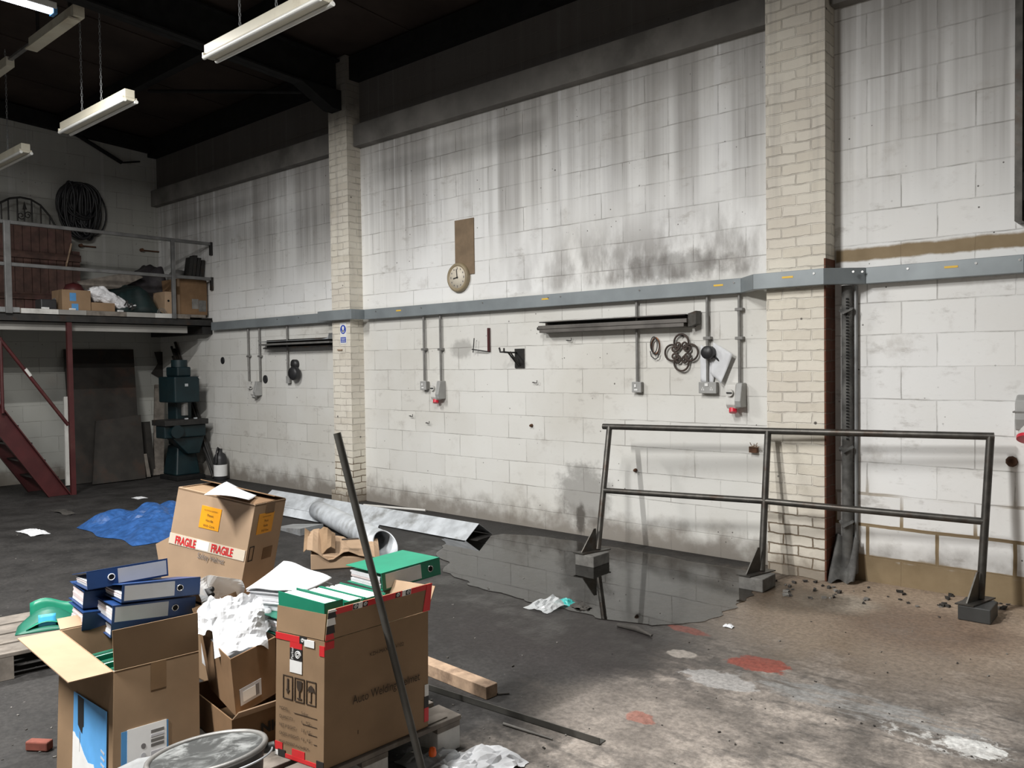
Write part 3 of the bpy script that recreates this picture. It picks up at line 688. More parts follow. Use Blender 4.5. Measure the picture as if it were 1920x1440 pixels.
p = W(1412, 842, .03); o = thing('broken_fixing', 'rusty broken wall fixing with straw stuck in it, left of the near pier', 'fixing', (p.x, 0, p.z-.03))
MB().box((p.x-.03, -.04, p.z-.028), (p.x+.032, -.001, p.z+.018)).build('socket', 'rust', o)
for k in range(9):
    a_ = rnd.uniform(-.05, .05); MB().tube([p+V((a_, -.005, .012+rnd.uniform(0, .02))), p+V((a_+rnd.uniform(-.05, .05), -.02, .02+rnd.uniform(-.012, .035)))], .003, 5).build('straw', 'wood', o)
for (px, py), lab in (((1896, 866), 'rusty iron lug on the wall at the far right edge'), ((1190, 882), 'small rusty peg on the wall behind the left of the pipe railing'), ((995, 798), 'tiny rusty stub low on the wall under the hook bracket')):
    p = W(px, py, .02); s_ = .03 if px > 1800 else .014
    tag(MB().lathe([(s_*1.2, 0), (s_, .02), (s_*.5, .035), (0, .036)], V((p.x, -.001, p.z)), 9, M3=RX).build('wall_lug', 'rust'), lab, 'lug')
for (px, py), lab in (((801, 793), 'upper bent nail in the wall between the far pier and the hook bracket'), ((770, 780), 'left bent nail in the wall below the far switch box'), ((1002, 717), 'bent nail in the wall right of the hook bracket'), ((1066, 638), 'thin bent wire in the wall under the long channel')):
    p = W(px, py, .03); tag(MB().tube([V((p.x-.03, -.001, p.z)), V((p.x-.025, -.03, p.z)), V((p.x+.03, -.03, p.z-.005)), V((p.x+.032, -.03, p.z+.02))], .004, 6).build('bent_nail', 'dark_steel'), lab, 'nail')
# ---- pipes
a = W(1912, -60, .08)
o = thing('steel_stanchion', 'dark steel upright running down the wall at the top right edge', 'pipe', (a.x+.05, -.08, 2.42))
MB().box((a.x-.01, -.17, 2.42), (a.x+.03, -.005, 5.0)).build('flange', 'rail_steel', o)
MB().box((a.x+.03, -.10, 2.42), (a.x+.16, -.005, 5.0)).build('web', 'rail_steel', o)
MB().box((a.x+.03, -.13, 2.55), (a.x+.09, -.10, 2.72)).build('clamp', 'galv_dull', o)
x0 = 10.215
o = thing('down_pipe', 'grimy grey pipe in a perforated metal strip standing in the corner of the near pier', 'pipe', (x0+.05, -.06, 0))
MB().tube([V((x0+.075, -.07, .02)), V((x0+.075, -.07, 2.105))], .036, 14).build('pipe', 'pipe_grime', o)
MB().box((x0+.118, -.05, .05), (x0+.13, -.005, 2.10)).build('edge_strip', 'galv_dull', o)
m = MB()
for k in range(46):
    z = 1.02+k*.022
    m.cbox((x0+.088, -.107, z), .016, .004, .010)
m.build('perforations', 'soot_steel', o)
for z in (1.93, .42, .95):
    MB().prism([(x0+.02, -.09, z), (x0+.07, -.14, z-.03), (x0+.125, -.10, z+.005), (x0+.09, -.08, z+.03)], (0, .02, .008)).build('bent_tab', 'pipe_grime', o)
fn = lambda u, v: V((x0-.02+u*.17, -.03-.17*math.sin(v*1.5)*(1-.3*u)-.03*math.sin(9*u), .30*(1-v)**2+.01+.018*math.sin(11*u+4*v)))
MB().grid(fn, 12, 10).build('torn_lagging', 'pipe_grime', o, solid=.004)
# ================================================================== lamps of the hall
def batten(x0, x1, y, z, label, chains=(.22, .55), cut=False):
    o = thing('strip_light', label, 'strip light', ((x0+x1)/2, y, z), 'unlit twin tube strip lights')
    MB().box((x0, y-.045, z+.02), (x1, y+.045, z+.095)).build('body', 'cream_enamel', o, bevel=.004)
    m = MB(); m.hexa([(x0, y-.03, z-.005), (x1, y-.03, z-.005), (x1, y+.03, z-.005), (x0, y+.03, z-.005)], [(x0, y-.045, z+.02), (x1, y-.045, z+.02), (x1, y+.045, z+.02), (x0, y+.045, z+.02)])
    m.build('reflector', 'cream_enamel', o)
    for s in (-1, 1):
        MB().cyl((x0+.01, y+s*.052, z-.008), (x1+.012, y+s*.052, z-.008), .0165, 12).build('tube', 'tube_glass', o)
        for xe in (x0+.004, x1-.02): MB().box((xe, y+s*.052-.012, z-.012), (xe+.016, y+s*.052+.012, z+.028)).build('lamp_holder', 'cream_enamel', o)
    for fr in chains:
        x = x0+(x1-x0)*fr; top = roofz(y)-.005; m = MB(); zz = z+.095; k = 0
        while zz < top-.02:
            a_ = (k % 2)*math.pi/2; ex = V((math.cos(a_), math.sin(a_), 0))
            m.tube([V((x, y, zz+.016))+ex*(.008*math.cos(t_))+Z_*(.022*math.sin(t_)) for t_ in [i*math.pi/4 for i in range(8)]], .0032, 5, closed=True); zz += .034; k += 1
        m.tube([V((x, y, zz-.01)), V((x, y, top+.004))], .005, 6); m.build('chain', 'galv_dull', o)
    return o
batten(6.30, 7.80, -2.665, 4.0, 'nearest unlit strip light, hanging at the top of the view', (.30, .62))
batten(3.38, 4.88, -2.655, 4.0, 'middle unlit strip light of the hanging row, on two chains', (.30, .60))
batten(.80, 2.30, -2.66, 4.0, 'farthest unlit strip light, cut off at the left edge above the gate', (.28, .62))
y = -2.89
o = thing('roof_strip_light', 'old strip light fixed close under the roof beyond the rafter, top left', 'strip light', (3.4, y, 4.8))
MB().box((2.0, y-.04, 4.80), (2.62, y+.04, 4.90)).build('body', 'cream_enamel', o, bevel=.004)
MB().box((3.30, y-.05, 4.80), (4.42, y+.05, 4.90)).build('body', 'cream_enamel', o, bevel=.004)
MB().box((3.32, y-.09, 4.77), (4.40, y+.02, 4.785)).build('reflector', 'cream_enamel', o)
MB().box((2.62, y-.02, 4.86), (3.30, y+.02, 4.885)).build('conduit', 'conduit_grey', o)
for xa in (2.2, 3.4, 4.2): MB().box((xa, y-.012, 4.90), (xa+.03, y+.012, roofz(y)-.002)).build('hanger', 'dark_steel', o)
def led(x, y0, y1, z, label, power, col=(1.0, .985, .955)):
    o = thing('led_batten', label, 'strip light', (x, (y0+y1)/2, z), 'lit battens')
    MB().box((x-.05, y0, z+.03), (x+.05, y1, z+.085)).build('body', 'plastic_light', o, bevel=.006)
    MB().prism([(x-.042, y0+.03, z+.03), (x-.030, y0+.03, z+.005), (x, y0+.03, z-.004), (x+.030, y0+.03, z+.005), (x+.042, y0+.03, z+.03)], (0, y1-y0-.06, 0)).build('diffuser', 'lit_diffuser', o)
    for ya in (y0-.004, y1-.026): MB().box((x-.048, ya, z-.006), (x+.048, ya+.03, z+.05)).build('end_cap', 'blue_print', o, bevel=.004)
    for ya in (y0+.3, y1-.3): MB().cyl((x, ya, z+.08), (x, ya, roofz(ya)-.005), .004, 6).build('suspension', 'galv_dull', o)
    L = bpy.data.lights.new('lamp', 'AREA'); L.shape = 'RECTANGLE'; L.size = .10; L.size_y = y1-y0; L.energy = power; L.color = col
    lo_ = bpy.data.objects.new('lamp', L); COL.objects.link(lo_); lo_.location = V((x, (y0+y1)/2, z-.012))
pe = F(103, 28, 4.45)
led(pe.x, pe.y-1.5, pe.y, 4.45, 'lit batten with a blue end cap at the top left corner', 210)
led(9.3, -4.9, -3.4, 4.45, 'lit batten under the roof between the railing and the boxes', 190)
led(8.2, -7.6, -6.1, 4.45, 'lit batten hanging behind the boxes', 560)
led(2.2, -7.4, -5.9, 4.45, 'lit batten hanging beside the mezzanine', 45)
led(10.9, -9.4, -7.9, 4.45, 'added fill batten hanging unseen behind the viewpoint', 12)  # added lamp out of view, keeps the front area from going dark

# ================================================================== mezzanine
XM = 1.43
ZD = 2.33
o = thing('mezzanine', 'storage mezzanine deck with a dark edge beam across the far corner', 'mezzanine', (XM, -3.5, 0))
MB().box((XB+.01, -7.0, ZD-.04), (XM-.03, -.10, ZD)).build('deck', 'wood_grey', o)
yr = B(357, 592, XM).y
y = B(40, 585, XM).y; k = 0
edges = [-7.0, y]
while y < yr-.01:
    y = min(yr, y+[.42, .33, .50, .38, .30][k % 5]); k += 1; edges.append(y)
for i in range(len(edges)-1):
    MB().box((XM-.03, edges[i], ZD-.062), (XM-.004, edges[i+1]-.004, ZD-.002)).build('edge_board', ('wood_grey', 'white_paint', 'rough_concrete', 'wood_grey', 'rough_concrete', 'white_paint')[i % 6], o)
m = MB(); m.box((XM-.02, -7.0, 2.168), (XM-.006, -.02, 2.268)); m.box((XM-.09, -7.0, 2.168), (XM-.006, -.02, 2.178)); m.box((XM-.09, -7.0, 2.258), (XM-.006, -.02, 2.268))
m.build('edge_beam', 'dark_steel', o)
ys = B(348, 615, XM-.15).y
MB().box((XM-.2, -7.0, 2.07), (XM-.10, ys, 2.168)).build('ledger_beam', 'rough_concrete', o)
MB().box((XB+.02, -.16, 2.06), (XM-.03, -.005, 2.29)).build('wall_joist', 'dark_steel', o)
a = B(129, 612, XM); MB().box((XM-.03, a.y-.028, 0), (XM+.02, a.y+.028, 2.17)).build('red_post', 'red_paint', o)
# guard rail
o = thing('guard_rail', 'grey tubular guard rail along the mezzanine edge, bent to the wall at its end', 'railing', (XM, -2.5, ZD))
zt, zm = 3.345, 2.845
for z, nm in ((zt, 'top_rail'), (zm, 'mid_rail')):
    MB().box((XM-.022, -7.0, z-.022), (XM+.022, -.03, z+.022)).build(nm, 'rail_grey', o, bevel=.006)
    MB().box((XM-.022, -.035, z-.16), (XM+.026, -.002, z+.026)).build('wall_bracket', 'dark_steel', o)
for px in (13, 323):
    a = B(px, 500, XM); w = .035 if px < 100 else .024
    MB().box((XM+.0, a.y-w, ZD-.07), (XM+.044, a.y+w, zt+.01)).build('post', 'rail_grey', o, bevel=.004)
MB().box((XM-.01, B(40, 585, XM).y-1.0, ZD-.055), (XM+.01, B(40, 585, XM).y-.02, ZD+.005)).build('toe_plate', 'galv_dull', o)
# ---- things kept up there (against the back wall and along the edge)
def bpt(px, py, x): return B(px, py, x)
XG = .06
o = thing('wrought_iron_gate', 'arched black wrought iron garden gate leaning on the back wall of the mezzanine', 'gate', (XG, -2.5, ZD))
pts = [bpt(*q, XG) for q in ((-58, 440), (-40, 420), (-20, 396), (0, 380), (18, 372), (38, 370), (58, 374), (76, 385), (92, 404), (104, 424), (112, 446))]
MB().tube(pts, .014, 8).build('arched_top', 'dark_steel', o)
zb_ = ZD+.02
for px, py in ((-38, 418), (-18, 394), (2, 380), (15, 374), (32, 371), (59, 375), (76, 385), (93, 406), (106, 432)):
    a = bpt(px, py, XG); MB().tube([V((XG, a.y, zb_)), a], .010, 6).build('upright', 'dark_steel', o)
for pz in (bpt(40, 418, XG).z, ZD+.15):
    MB().tube([V((XG, bpt(-50, 420, XG).y, pz)), V((XG, bpt(108, 420, XG).y, pz))], .012, 6).build('cross_bar', 'dark_steel', o)
a = bpt(46, 415, XG)
MB().prism([bpt(45, 378, XG), bpt(50, 393, XG), bpt(42, 393, XG)], (.015, 0, 0)).build('spear_head', 'dark_steel', o)
MB().tube([bpt(46, 392, XG), a], .010, 6).build('spear_shaft', 'dark_steel', o)
for s in (-1, 1):
    c = bpt(46+s*6.5, 404, XG); MB().tube([c+V((0, .048*math.cos(t_)*(1-.05*i), .055*math.sin(t_)*(1-.05*i))) for i, t_ in enumerate([j*.55*s for j in range(16)])], .007, 6).build('scroll', 'dark_steel', o)
# slatted gate
o = thing('slatted_gate', 'dark red-brown slatted wooden gate standing behind the guard rail', 'gate', (.22, -2.2, ZD))
x = .24; ya, yb = bpt(-40, 500, x).y, bpt(150, 500, x).y; n = 12; zt_ = bpt(80, 424, x).z
for i in range(n):
    y0 = ya+(yb-ya)*i/n; MB().box((x, y0, ZD+.01), (x+.022, y0+(yb-ya)/n*.93, zt_-.04*((i*7) % 3)/3-(.28 if i == n-1 else 0))).build('slat', 'wood_brown', o)
for z in (ZD+.2, ZD+.75): MB().box((x+.022, ya, z), (x+.05, yb, z+.09)).build('ledge', 'wood_brown', o)
MB().cyl(bpt(134, 457, x+.06), bpt(123, 505, x+.06), .012, 8).build('pale_stick', 'wood', o)
# coil of hose / belts hanging on the back wall
c = bpt(150, 398, XB+.1); o = thing('cable_bundle', 'big bundle of black cable loops hanging on the back wall above the gates', 'cable', (XB, c.y, c.z-.45))
MB().cyl(V((XB+.002, c.y-.02, c.z+.42)), V((XB+.10, c.y-.02, c.z+.40)), .012, 8).build('hook', 'dark_steel', o)
rnd = random.Random(5)
for k in range(60):
    ry = rnd.uniform(.03, .285); rz_ = rnd.uniform(.20, .40); dx = rnd.uniform(.0, .16)
    cc = V((XB+.05+dx, c.y+rnd.uniform(-.03, .03)-.02+(.285-ry)*rnd.uniform(-.7, .7), c.z+.40-rz_))
    MB().tube([cc+V((.01*math.sin(3*t_), ry*math.cos(t_), rz_*math.sin(t_))) for t_ in [i*math.pi/14 for i in range(28)]], .016, 6, closed=True).build('cable_loop', 'plastic_black', o)
for k, (dy, ry, rz_) in enumerate(((.14, .24, .35), (.06, .25, .37))):
    cc = V((XB+.06, c.y+dy, c.z+.02)); MB().tube([cc+V((0, ry*math.cos(t_), rz_*math.sin(t_))) for t_ in [i*math.pi/14 for i in range(28)]], .011, 6, closed=True).build('cable_loop', 'plastic_black', o)
for (px, py, l), lab in (((165, 462, .22), 'iron hook bar sticking out of the back wall right of the slatted gate'), ((285, 471, .34), 'longer iron hook bar on the back wall behind the guard rail post')):
    a = bpt(px, py, XB+.02); tag(MB().tube([a+V((0, -l/2, 0)), a+V((0, l/2, -.0))], .011, 6).cyl(a+V((0, -l/2, .0)), a+V((.05, -l/2, 0)), .026, 8).build('wall_hook', 'rust'), lab, 'hook')
def carton(name, pl, pr, ptop, pbot, x, depth, label, mat='cardboard', z0=None, cat='cardboard box', group=None):
    ya, yb = bpt(pl, pbot, x).y, bpt(pr, pbot, x).y; z0 = ZD+.001 if z0 is None else z0; h = abs(bpt((pl+pr)/2, ptop, x).z-bpt((pl+pr)/2, pbot, x).z)
    o = thing(name, label, cat, (x-depth/2, (ya+yb)/2, z0), group)
    MB().box((x-depth, ya, z0), (x, yb, z0+h)).build('body', mat, o, bevel=.006)
    MB().box((x-depth*.52, ya-.001, z0+h-.0005), (x-depth*.48, yb+.001, z0+h+.001)).build('top_seam', 'brown_print', o)
    return o, ya, yb, z0, h
g4 = None
o, ya, yb, z0, h = carton('cardboard_box', 117, 171, 542, 580, 1.36, .34, 'small cardboard box with a blue printed mark on the mezzanine edge')
MB().box((1.36, ya+.26*(yb-ya)+.02, z0), (1.3625, ya+.26*(yb-ya)+.10, z0+h*.32)).build('blue_mark', 'blue_print', o)
MB().box((1.36, ya+.26*(yb-ya), z0+h*.45), (1.3625, ya+.26*(yb-ya)+.075, z0+h*.85)).build('blue_mark', 'blue_print', o)
carton('cardboard_box', 172, 216, 566, 582, 1.36, .30, 'low plain cardboard carton under the white sack', 'cardboard')
o, ya, yb, z0, h = carton('cardboard_box', 333, 389, 521, 587, 1.34, .5, 'large reddish brown box with two pale labels at the end of the mezzanine', 'cardboard_dark')
for u0, u1, v0, v1 in ((.48, .70, .17, .45), (.71, .96, .10, .42)): MB().box((1.34, ya+(yb-ya)*u0, z0+h*v0), (1.342, ya+(yb-ya)*u1, z0+h*v1)).build('pale_label', 'concrete' if u0 > .6 else 'debris_pale', o)
for v0, v1 in ((.0, .55), (.78, 1.0)): MB().box((1.34, ya, z0+h*v0), (1.343, ya+.035, z0+h*v1)).build('torn_edge', 'cardboard_light', o)
xt, zt3 = 1.34, z0+h
carton('cardboard_box', 310, 326, 545, 587, 1.30, .35, 'narrow pale carton with a dark hole left of the large brown box', 'cardboard_light')
a = bpt(316, 564, 1.305); tag(o)
p = bpt(316, 564, 1.302)
o2 = bpy.data.objects['cardboard_box.003']; MB().cyl((1.299, p.y, p.z), (1.302, p.y, p.z), .016, 14).build('hand_hole', 'soot_steel', o2)
# heater panel / casting on the large box
x = 1.20; a = bpt(348, 513, x); b = bpt(376, 513, x)
o = thing('ribbed_casting', 'dark ribbed metal part standing tilted on the large brown box', 'metal part', (x, (a.y+b.y)/2, zt3))
hh = .36
for i in range(4):
    y0 = a.y+(b.y-a.y)*i/4; MB().hexa([(x-.08, y0, zt3+.001), (x+.06, y0, zt3+.001), (x+.06, y0+(b.y-a.y)/4.6, zt3+.001), (x-.08, y0+(b.y-a.y)/4.6, zt3+.001)],
                                      [(x-.08, y0+.05, zt3+hh-.03*abs(i-1)), (x+.06, y0+.05, zt3+hh-.03*abs(i-1)), (x+.06, y0+.05+(b.y-a.y)/4.6, zt3+hh-.03*abs(i-1)), (x-.08, y0+.05+(b.y-a.y)/4.6, zt3+hh-.03*abs(i-1))]).build('rib', 'dark_steel', o)
MB().hexa([(x-.06, a.y, zt3+.001), (x-.04, a.y, zt3+.001), (x-.04, b.y, zt3+.001), (x-.06, b.y, zt3+.001)], [(x-.06, a.y+.05, zt3+hh-.06), (x-.04, a.y+.05, zt3+hh-.06), (x-.04, b.y+.05, zt3+hh-.06), (x-.06, b.y+.05, zt3+hh-.06)]).build('back_plate', 'dark_steel', o)
x = .95; c = bpt(334, 503, x); tag(MB().lathe([(.14, 0), (.15, .03), (.13, .10), (.085, .155), (0, .175)], V((x, c.y, zt3)), 24).build('helmet', 'conduit_grey'), 'round dull grey helmet behind the guard rail post', 'helmet')
# tarpaulin heap: dark sheets over teal ones
def heap(x0, x1, ya, yb, hfn, name, mat, label, cat, seed, nu=18, nv=34, amp=.05):
    def fn(u, v):
        x = x0+(x1-x0)*u; y = ya+(yb-ya)*v; e = min(1, 6*min(u, 1-u)+.02)*min(1, 7*min(v, 1-v)+.02)
        q = mnoise.noise(V((x*4+seed, y*4, seed)))+.5*mnoise.noise(V((x*9, y*9+seed, 2)))
        r_ = abs(mnoise.noise(V((x*3+seed, y*7, 5))))
        return V((x+.03*q, y+.02*q, ZD+.004+max(0, (hfn(u, v)+amp*q+amp*r_))*e))
    return tag(MB().grid(fn, nu, nv).build(name, mat, solid=.004), label, cat)
ya, yb = bpt(212, 585, 1.3).y, bpt(309, 585, 1.3).y
heap(.55, 1.33, ya, yb, lambda u, v: .08+.50*math.sin(math.pi*min(1, .12+v*.85))*(1-u*.70), 'tarpaulin', 'tarp_teal', 'dark teal tarpaulin bunched up behind the white sack', 'tarpaulin', 3)
ya, yb = bpt(150, 545, .6).y, bpt(312, 545, .6).y
heap(.25, .98, ya, yb, lambda u, v: .26+.62*v**1.2*(1-.25*u), 'tarpaulin', 'tarp_dark', 'dark brown folded tarpaulin rising to a peak on the mezzanine', 'tarpaulin', 8, amp=.06)
a, b = bpt(150, 548, .95), bpt(262, 520, .95)
tag(MB().prism([bpt(146, 530, 1.0), bpt(250, 512, 1.0), bpt(268, 520, 1.0), bpt(226, 540, 1.0), bpt(165, 546, 1.0)], (-.03, 0, .02)).build('grey_board', 'wood_grey'), 'bent grey board lying across the dark tarpaulin', 'board')
# white sack with black print
ax = [bpt(*q, 1.30) for q in ((168, 545), (184, 549), (200, 556), (216, 564), (232, 572), (246, 578), (262, 570))]
rr = [.05, .125, .125, .115, .10, .07, .03]
o = thing('white_sack', 'crumpled white plastic sack with black print lying on the low carton', 'sack', (1.25, (ax[0].y+ax[-1].y)/2, ax[3].z-.1))
vs = []; nseg = 20
m = MB()
def sack(u, v):
    f_ = u*(len(ax)-1); i = min(int(f_), len(ax)-2); t_ = f_-i; c_ = ax[i]*(1-t_)+ax[i+1]*t_; r_ = rr[i]*(1-t_)+rr[i+1]*t_; a_ = v*2*math.pi
    k_ = 1+.34*mnoise.noise(V((c_.y*14, math.cos(a_)*2.0, math.sin(a_)*2.0)))-.16*abs(mnoise.noise(V((c_.y*26, math.cos(a_)*4, math.sin(a_)*4))))
    return c_+V((-.06+r_*.8*math.cos(a_)*k_, 0, r_*math.sin(a_)*k_*.8))+V((0, .02*math.sin(a_), 0))
m.grid(sack, 34, 30, smooth=False).build('sack_body', 'bin_liner_white', o)
p = sack(.70, .07); text('NV', .11, p+V((.035, -.05, -.03)), V((.0, .83, -.5)), V((.12, .45, .86)), 'black_print', o, 'black_lettering', bold=.004)
# small bits on the edge
c = bpt(139, 536, 1.10); tag(MB().lathe([(.13, -.0), (.125, .06), (.09, .13), (0, .16)], V((1.08, c.y, ZD+.22)), 22).cyl((1.08, c.y, ZD+.003), (1.08, c.y, ZD+.23), .12, 18).build('red_can', 'red_paint'), 'dull red rounded can behind the small box with the blue mark', 'can')
c = bpt(105, 546, 1.1); tag(MB().cyl((1.1, c.y-.02, ZD+.2), (1.1, c.y+.14, ZD+.2), .05, 14).box((1.05, c.y-.03, ZD+.002), (1.15, c.y+.12, ZD+.16)).build('grey_motor', 'conduit_grey'), 'dark grey motor left of the red can', 'motor')
ya, yb = bpt(77, 578, 1.30).y, bpt(107, 578, 1.30).y
tag(MB().box((1.1, ya, ZD+.001), (1.30, yb, ZD+.13)).build('toolbox', 'dark_green_cover' if False else 'plastic_black', bevel=.012), 'low black case left of the small box with the blue mark', 'case')
for (px, py, s), lab in (((86, 577, .035), 'white scrap at the deck edge below the black case'), ((137, 578, .03), 'white scrap at the deck edge below the small box'), ((227, 581, .03), 'pale scrap at the deck edge below the white sack')):
    p = bpt(px, py, 1.40); tag(MB().cbox((1.38, p.y, ZD+.012), .03, s*2.4, .02, .3).build('scrap', 'white_print'), lab, 'scrap')
p = bpt(304, 583, 1.37); m = MB()
for k in range(3): m.tube(arc((1.36, p.y, ZD+.01+.0), .03+.016*k, 0, math.pi, 12, Y_, Z_), .004, 5)
tag(m.build('wire_loops', 'debris_pale'), 'small white wire loops beside the narrow pale carton', 'wire')

# ================================================================== stairs and things below the deck
def st(px, py, x=XM): return B(px, py, x)
o = thing('staircase', 'dark red steel staircase climbing left to the mezzanine', 'stairs', (XM-.3, -2.2, 0))
d = (st(30, 808)-st(112, 912)); d = V((0, d.y, d.z)).normalized(); nrm = V((0, -d.z, d.y))
if nrm.z < 0: nrm = -nrm
foot = V((0, st(118, 915).y, 0.004))
L = 3.0
for xs in (XM-.06, XM-.75):
    a = V((xs, foot.y-.16, .004)); 
    MB().prism([a, a+V((0, .26, 0)), a+V((0, .26, 0))+d*L, a+d*L], (.012, 0, 0)).build('stringer', 'red_paint', o)
    b = a+V((0, .26, 0)); MB().prism([b, b+d*L, b+d*L-nrm*.012, b-nrm*.012], (.06, 0, 0)).build('stringer_flange', 'red_paint', o)
    MB().prism([a, a+d*L, a+d*L+nrm*.012, a+nrm*.012], (.06, 0, 0)).build('stringer_flange', 'red_paint', o)
for k in range(1, 11):
    q = foot+d*(k*.265); MB().box((XM-.74, q.y-.10, q.z), (XM-.06, q.y+.12, q.z+.02)).build('tread', 'dark_steel', o)
h0, h1 = st(128, 797, XM), st(-30, 598, XM)
MB().tube([h0, h1], .022, 8).build('handrail', 'red_paint', o)
q0 = st(47, 692, XM+.003); q1 = st(57, 705, XM+.003); MB().tube([q0, q1], .0235, 8).build('bare_patch', 'white_paint', o)
a = st(1, 640, XM); MB().cyl((XM, a.y, st(1, 775, XM).z), (XM, a.y, st(1, 636, XM).z+.02), .02, 8).build('baluster', 'red_paint', o)
# dark panels leaning on the back wall
def lean(pts, name, mat, label, cat, th=.03):
    m = MB(); m.prism([V(q) for q in pts], (-th, 0, -.004)); return tag(m.build(name, mat), label, cat)
xb_, xt_ = .55, XB+.06
def onf(px, x, z): # point at distance x from the back wall, at height z, in the column px
    y = B(px, 800, x).y; return V((x, y, z))
p0, p1 = B(120, 655, xt_), B(250, 655, xt_)
tag(MB().prism([V((xb_, B(138, 910, xb_).y, .01)), V((xb_, B(266, 905, xb_).y, .01)), p1, p0], (-.03, 0, 0)).build('steel_sheet', 'wood_dark'), 'tall dark sheet leaning on the back wall under the mezzanine', 'panel')
p0, p1 = B(178, 790, .52), B(262, 778, .52)
tag(MB().prism([V((.78, B(172, 912, .78).y, .01)), V((.78, B(272, 908, .78).y, .01)), V((.52, p1.y, p1.z)), V((.52, p0.y, p0.z))], (.03, 0, .004)).build('dark_board', 'wood_dark'), 'shorter dark brown board leaning in front of the tall dark sheet', 'panel')
def plank(p_bot, p_top, xb, xt, w, mat, label, name='plank', th=.03):
    a = B(*p_bot, xb); b = B(*p_top, xt); a = V((xb, a.y, .01))
    tag(MB().prism([a+V((0, -w/2, 0)), a+V((0, w/2, 0)), b+V((0, w/2, 0)), b+V((0, -w/2, 0))], (th, 0, .01)).build(name, mat), label, 'plank')
plank((126, 905), (122, 745), .62, .25, .05, 'white_paint', 'tall pale strip leaning at the left edge of the tall dark sheet')
plank((280, 898), (269, 792), .60, .40, .17, 'wood_dark', 'dark plank leaning beside the tall dark sheet')
plank((278, 898), (270, 852), .72, .68, .05, 'wood_grey', 'short pale batten standing at the foot of the dark plank')
plank((296, 893), (298, 722), .62, XB+.18, .15, 'wood_grey', 'grey-brown plank leaning left of the green machine')
a = [B(*q, XB+.03) for q in ((289, 660), (306, 660), (309, 715), (283, 700), (296, 682))]
tag(MB().prism(a, (.02, 0, 0)).build('black_pennant', 'wood_dark'), 'dark three-cornered scrap of sheet hung on the back wall', 'scrap')
# green machine tool
xm = 1.2
yc = B(338, 800, xm).y
def mz(py): return max(.0, B(338, py, xm).z)
k_ = (B(348, 800, xm).y-B(338, 800, xm).y)/10            # metres along y per photo pixel here
def my(px): return yc+(px-338)*k_
o = thing('milling_machine', 'dark green milling machine standing in the far corner', 'machine', (xm, yc, 0))
MB().box((xm-.30, my(316), .0), (xm+.22, my(369), .06)).build('base', 'soot_steel', o, bevel=.01)
m = MB(); m.hexa([(xm-.30, my(322), .06), (xm+.10, my(322), .06), (xm+.10, my(368), .06), (xm-.30, my(368), .06)], [(xm-.26, my(330), mz(835)), (xm+.02, my(330), mz(835)), (xm+.02, my(364), mz(835)), (xm-.26, my(364), mz(835))])
m.build('column_base', 'machine_green', o, bevel=.02)
MB().box((xm-.28, my(332), mz(835)), (xm-.02, my(362), mz(700))).build('column', 'machine_green', o, bevel=.02)
MB().box((xm-.10, my(292), mz(795)), (xm+.30, my(372), mz(785))).build('table', 'dark_steel', o, bevel=.006)
MB().box((xm-.02, my(294), mz(818)), (xm+.24, my(371), mz(795))).build('saddle', 'machine_green', o, bevel=.015)
m = MB(); m.prism([(xm+.0, my(310), mz(818)), (xm+.0, my(372), mz(818)), (xm+.0, my(362), mz(850)), (xm+.0, my(340), mz(850))], (.18, 0, 0)); m.build('knee', 'machine_green', o, bevel=.01)
MB().cyl((xm+.24, my(314), mz(806)), (xm+.30, my(314), mz(806)), .09, 20).build('handwheel', 'machine_green', o)
MB().box((xm-.24, my(314), mz(754)), (xm+.24, my(361), mz(706))).build('head', 'machine_green', o, bevel=.02)
MB().box((xm-.2, my(326), mz(706)), (xm+.14, my(352), mz(688))).build('motor_housing', 'machine_green', o, bevel=.02)
MB().cyl((xm, my(339), mz(688)), (xm, my(339), mz(675)), .11, 20).build('motor', 'machine_green', o)
MB().cyl((xm+.14, my(338), mz(754)), (xm+.14, my(338), mz(778)), .045, 16).build('spindle', 'conduit_grey', o)
MB().cyl((xm+.24, my(359), mz(708)), (xm+.27, my(359), mz(708)), .02, 12).build('bright_knob', 'chrome', o)
MB().box((xm+.24, my(333), mz(724)), (xm+.242, my(339), mz(719))).build('nameplate', 'galv', o)
for py_ in (337, 354): MB().cbox((xm+.2, my(py_), mz(786)+.012), .03, .04, .025).build('clamp', 'galv', o)
# bars stacked into the corner
rnd = random.Random(11)
g_ = 'steel bars leaning in the far corner'
for k, (pb, pt, r, xx) in enumerate(((( 413, 893), (340, 642), .022, 1.62), ((417, 889), (349, 655), .026, 1.60), ((404, 880), (358, 668), .020, 1.54), ((410, 884), (352, 650), .018, 1.66), ((419, 893), (362, 700), .022, 1.68))):
    a = V((xx, -.14-.02*k, .01)); b = B(*pt, .35); b.y = min(b.y, -.04-.02*k)
    q = B(pb[0], pb[1], xx); a.y = min(q.y, -.10-.01*k)
    tag(MB().tube([a, b], r, 8).build('steel_bar', 'dark_steel'), 'dark steel bar leaning in the far corner behind the black canister', 'bar', g_)
p = F(413, 899); o = thing('canister', 'black canister with a white label on the floor in the far corner', 'canister', (p.x, p.y, 0))
c = V((p.x+.05, p.y-.02, 0))
MB().lathe([(.085, .002), (.09, .02), (.09, .30), (.07, .36), (.03, .39), (.03, .44), (0, .44)], c, 24).build('body', 'plastic_black', o)
MB().lathe([(.0915, .06), (.0915, .22)], c, 24).build('label', 'white_print', o)
MB().tube([c+V((.0, 0, .42)), c+V((.03, -.05, .46)), c+V((.06, -.09, .40)), c+V((.065, -.10, .25))], .012, 8).build('hose', 'plastic_black', o)
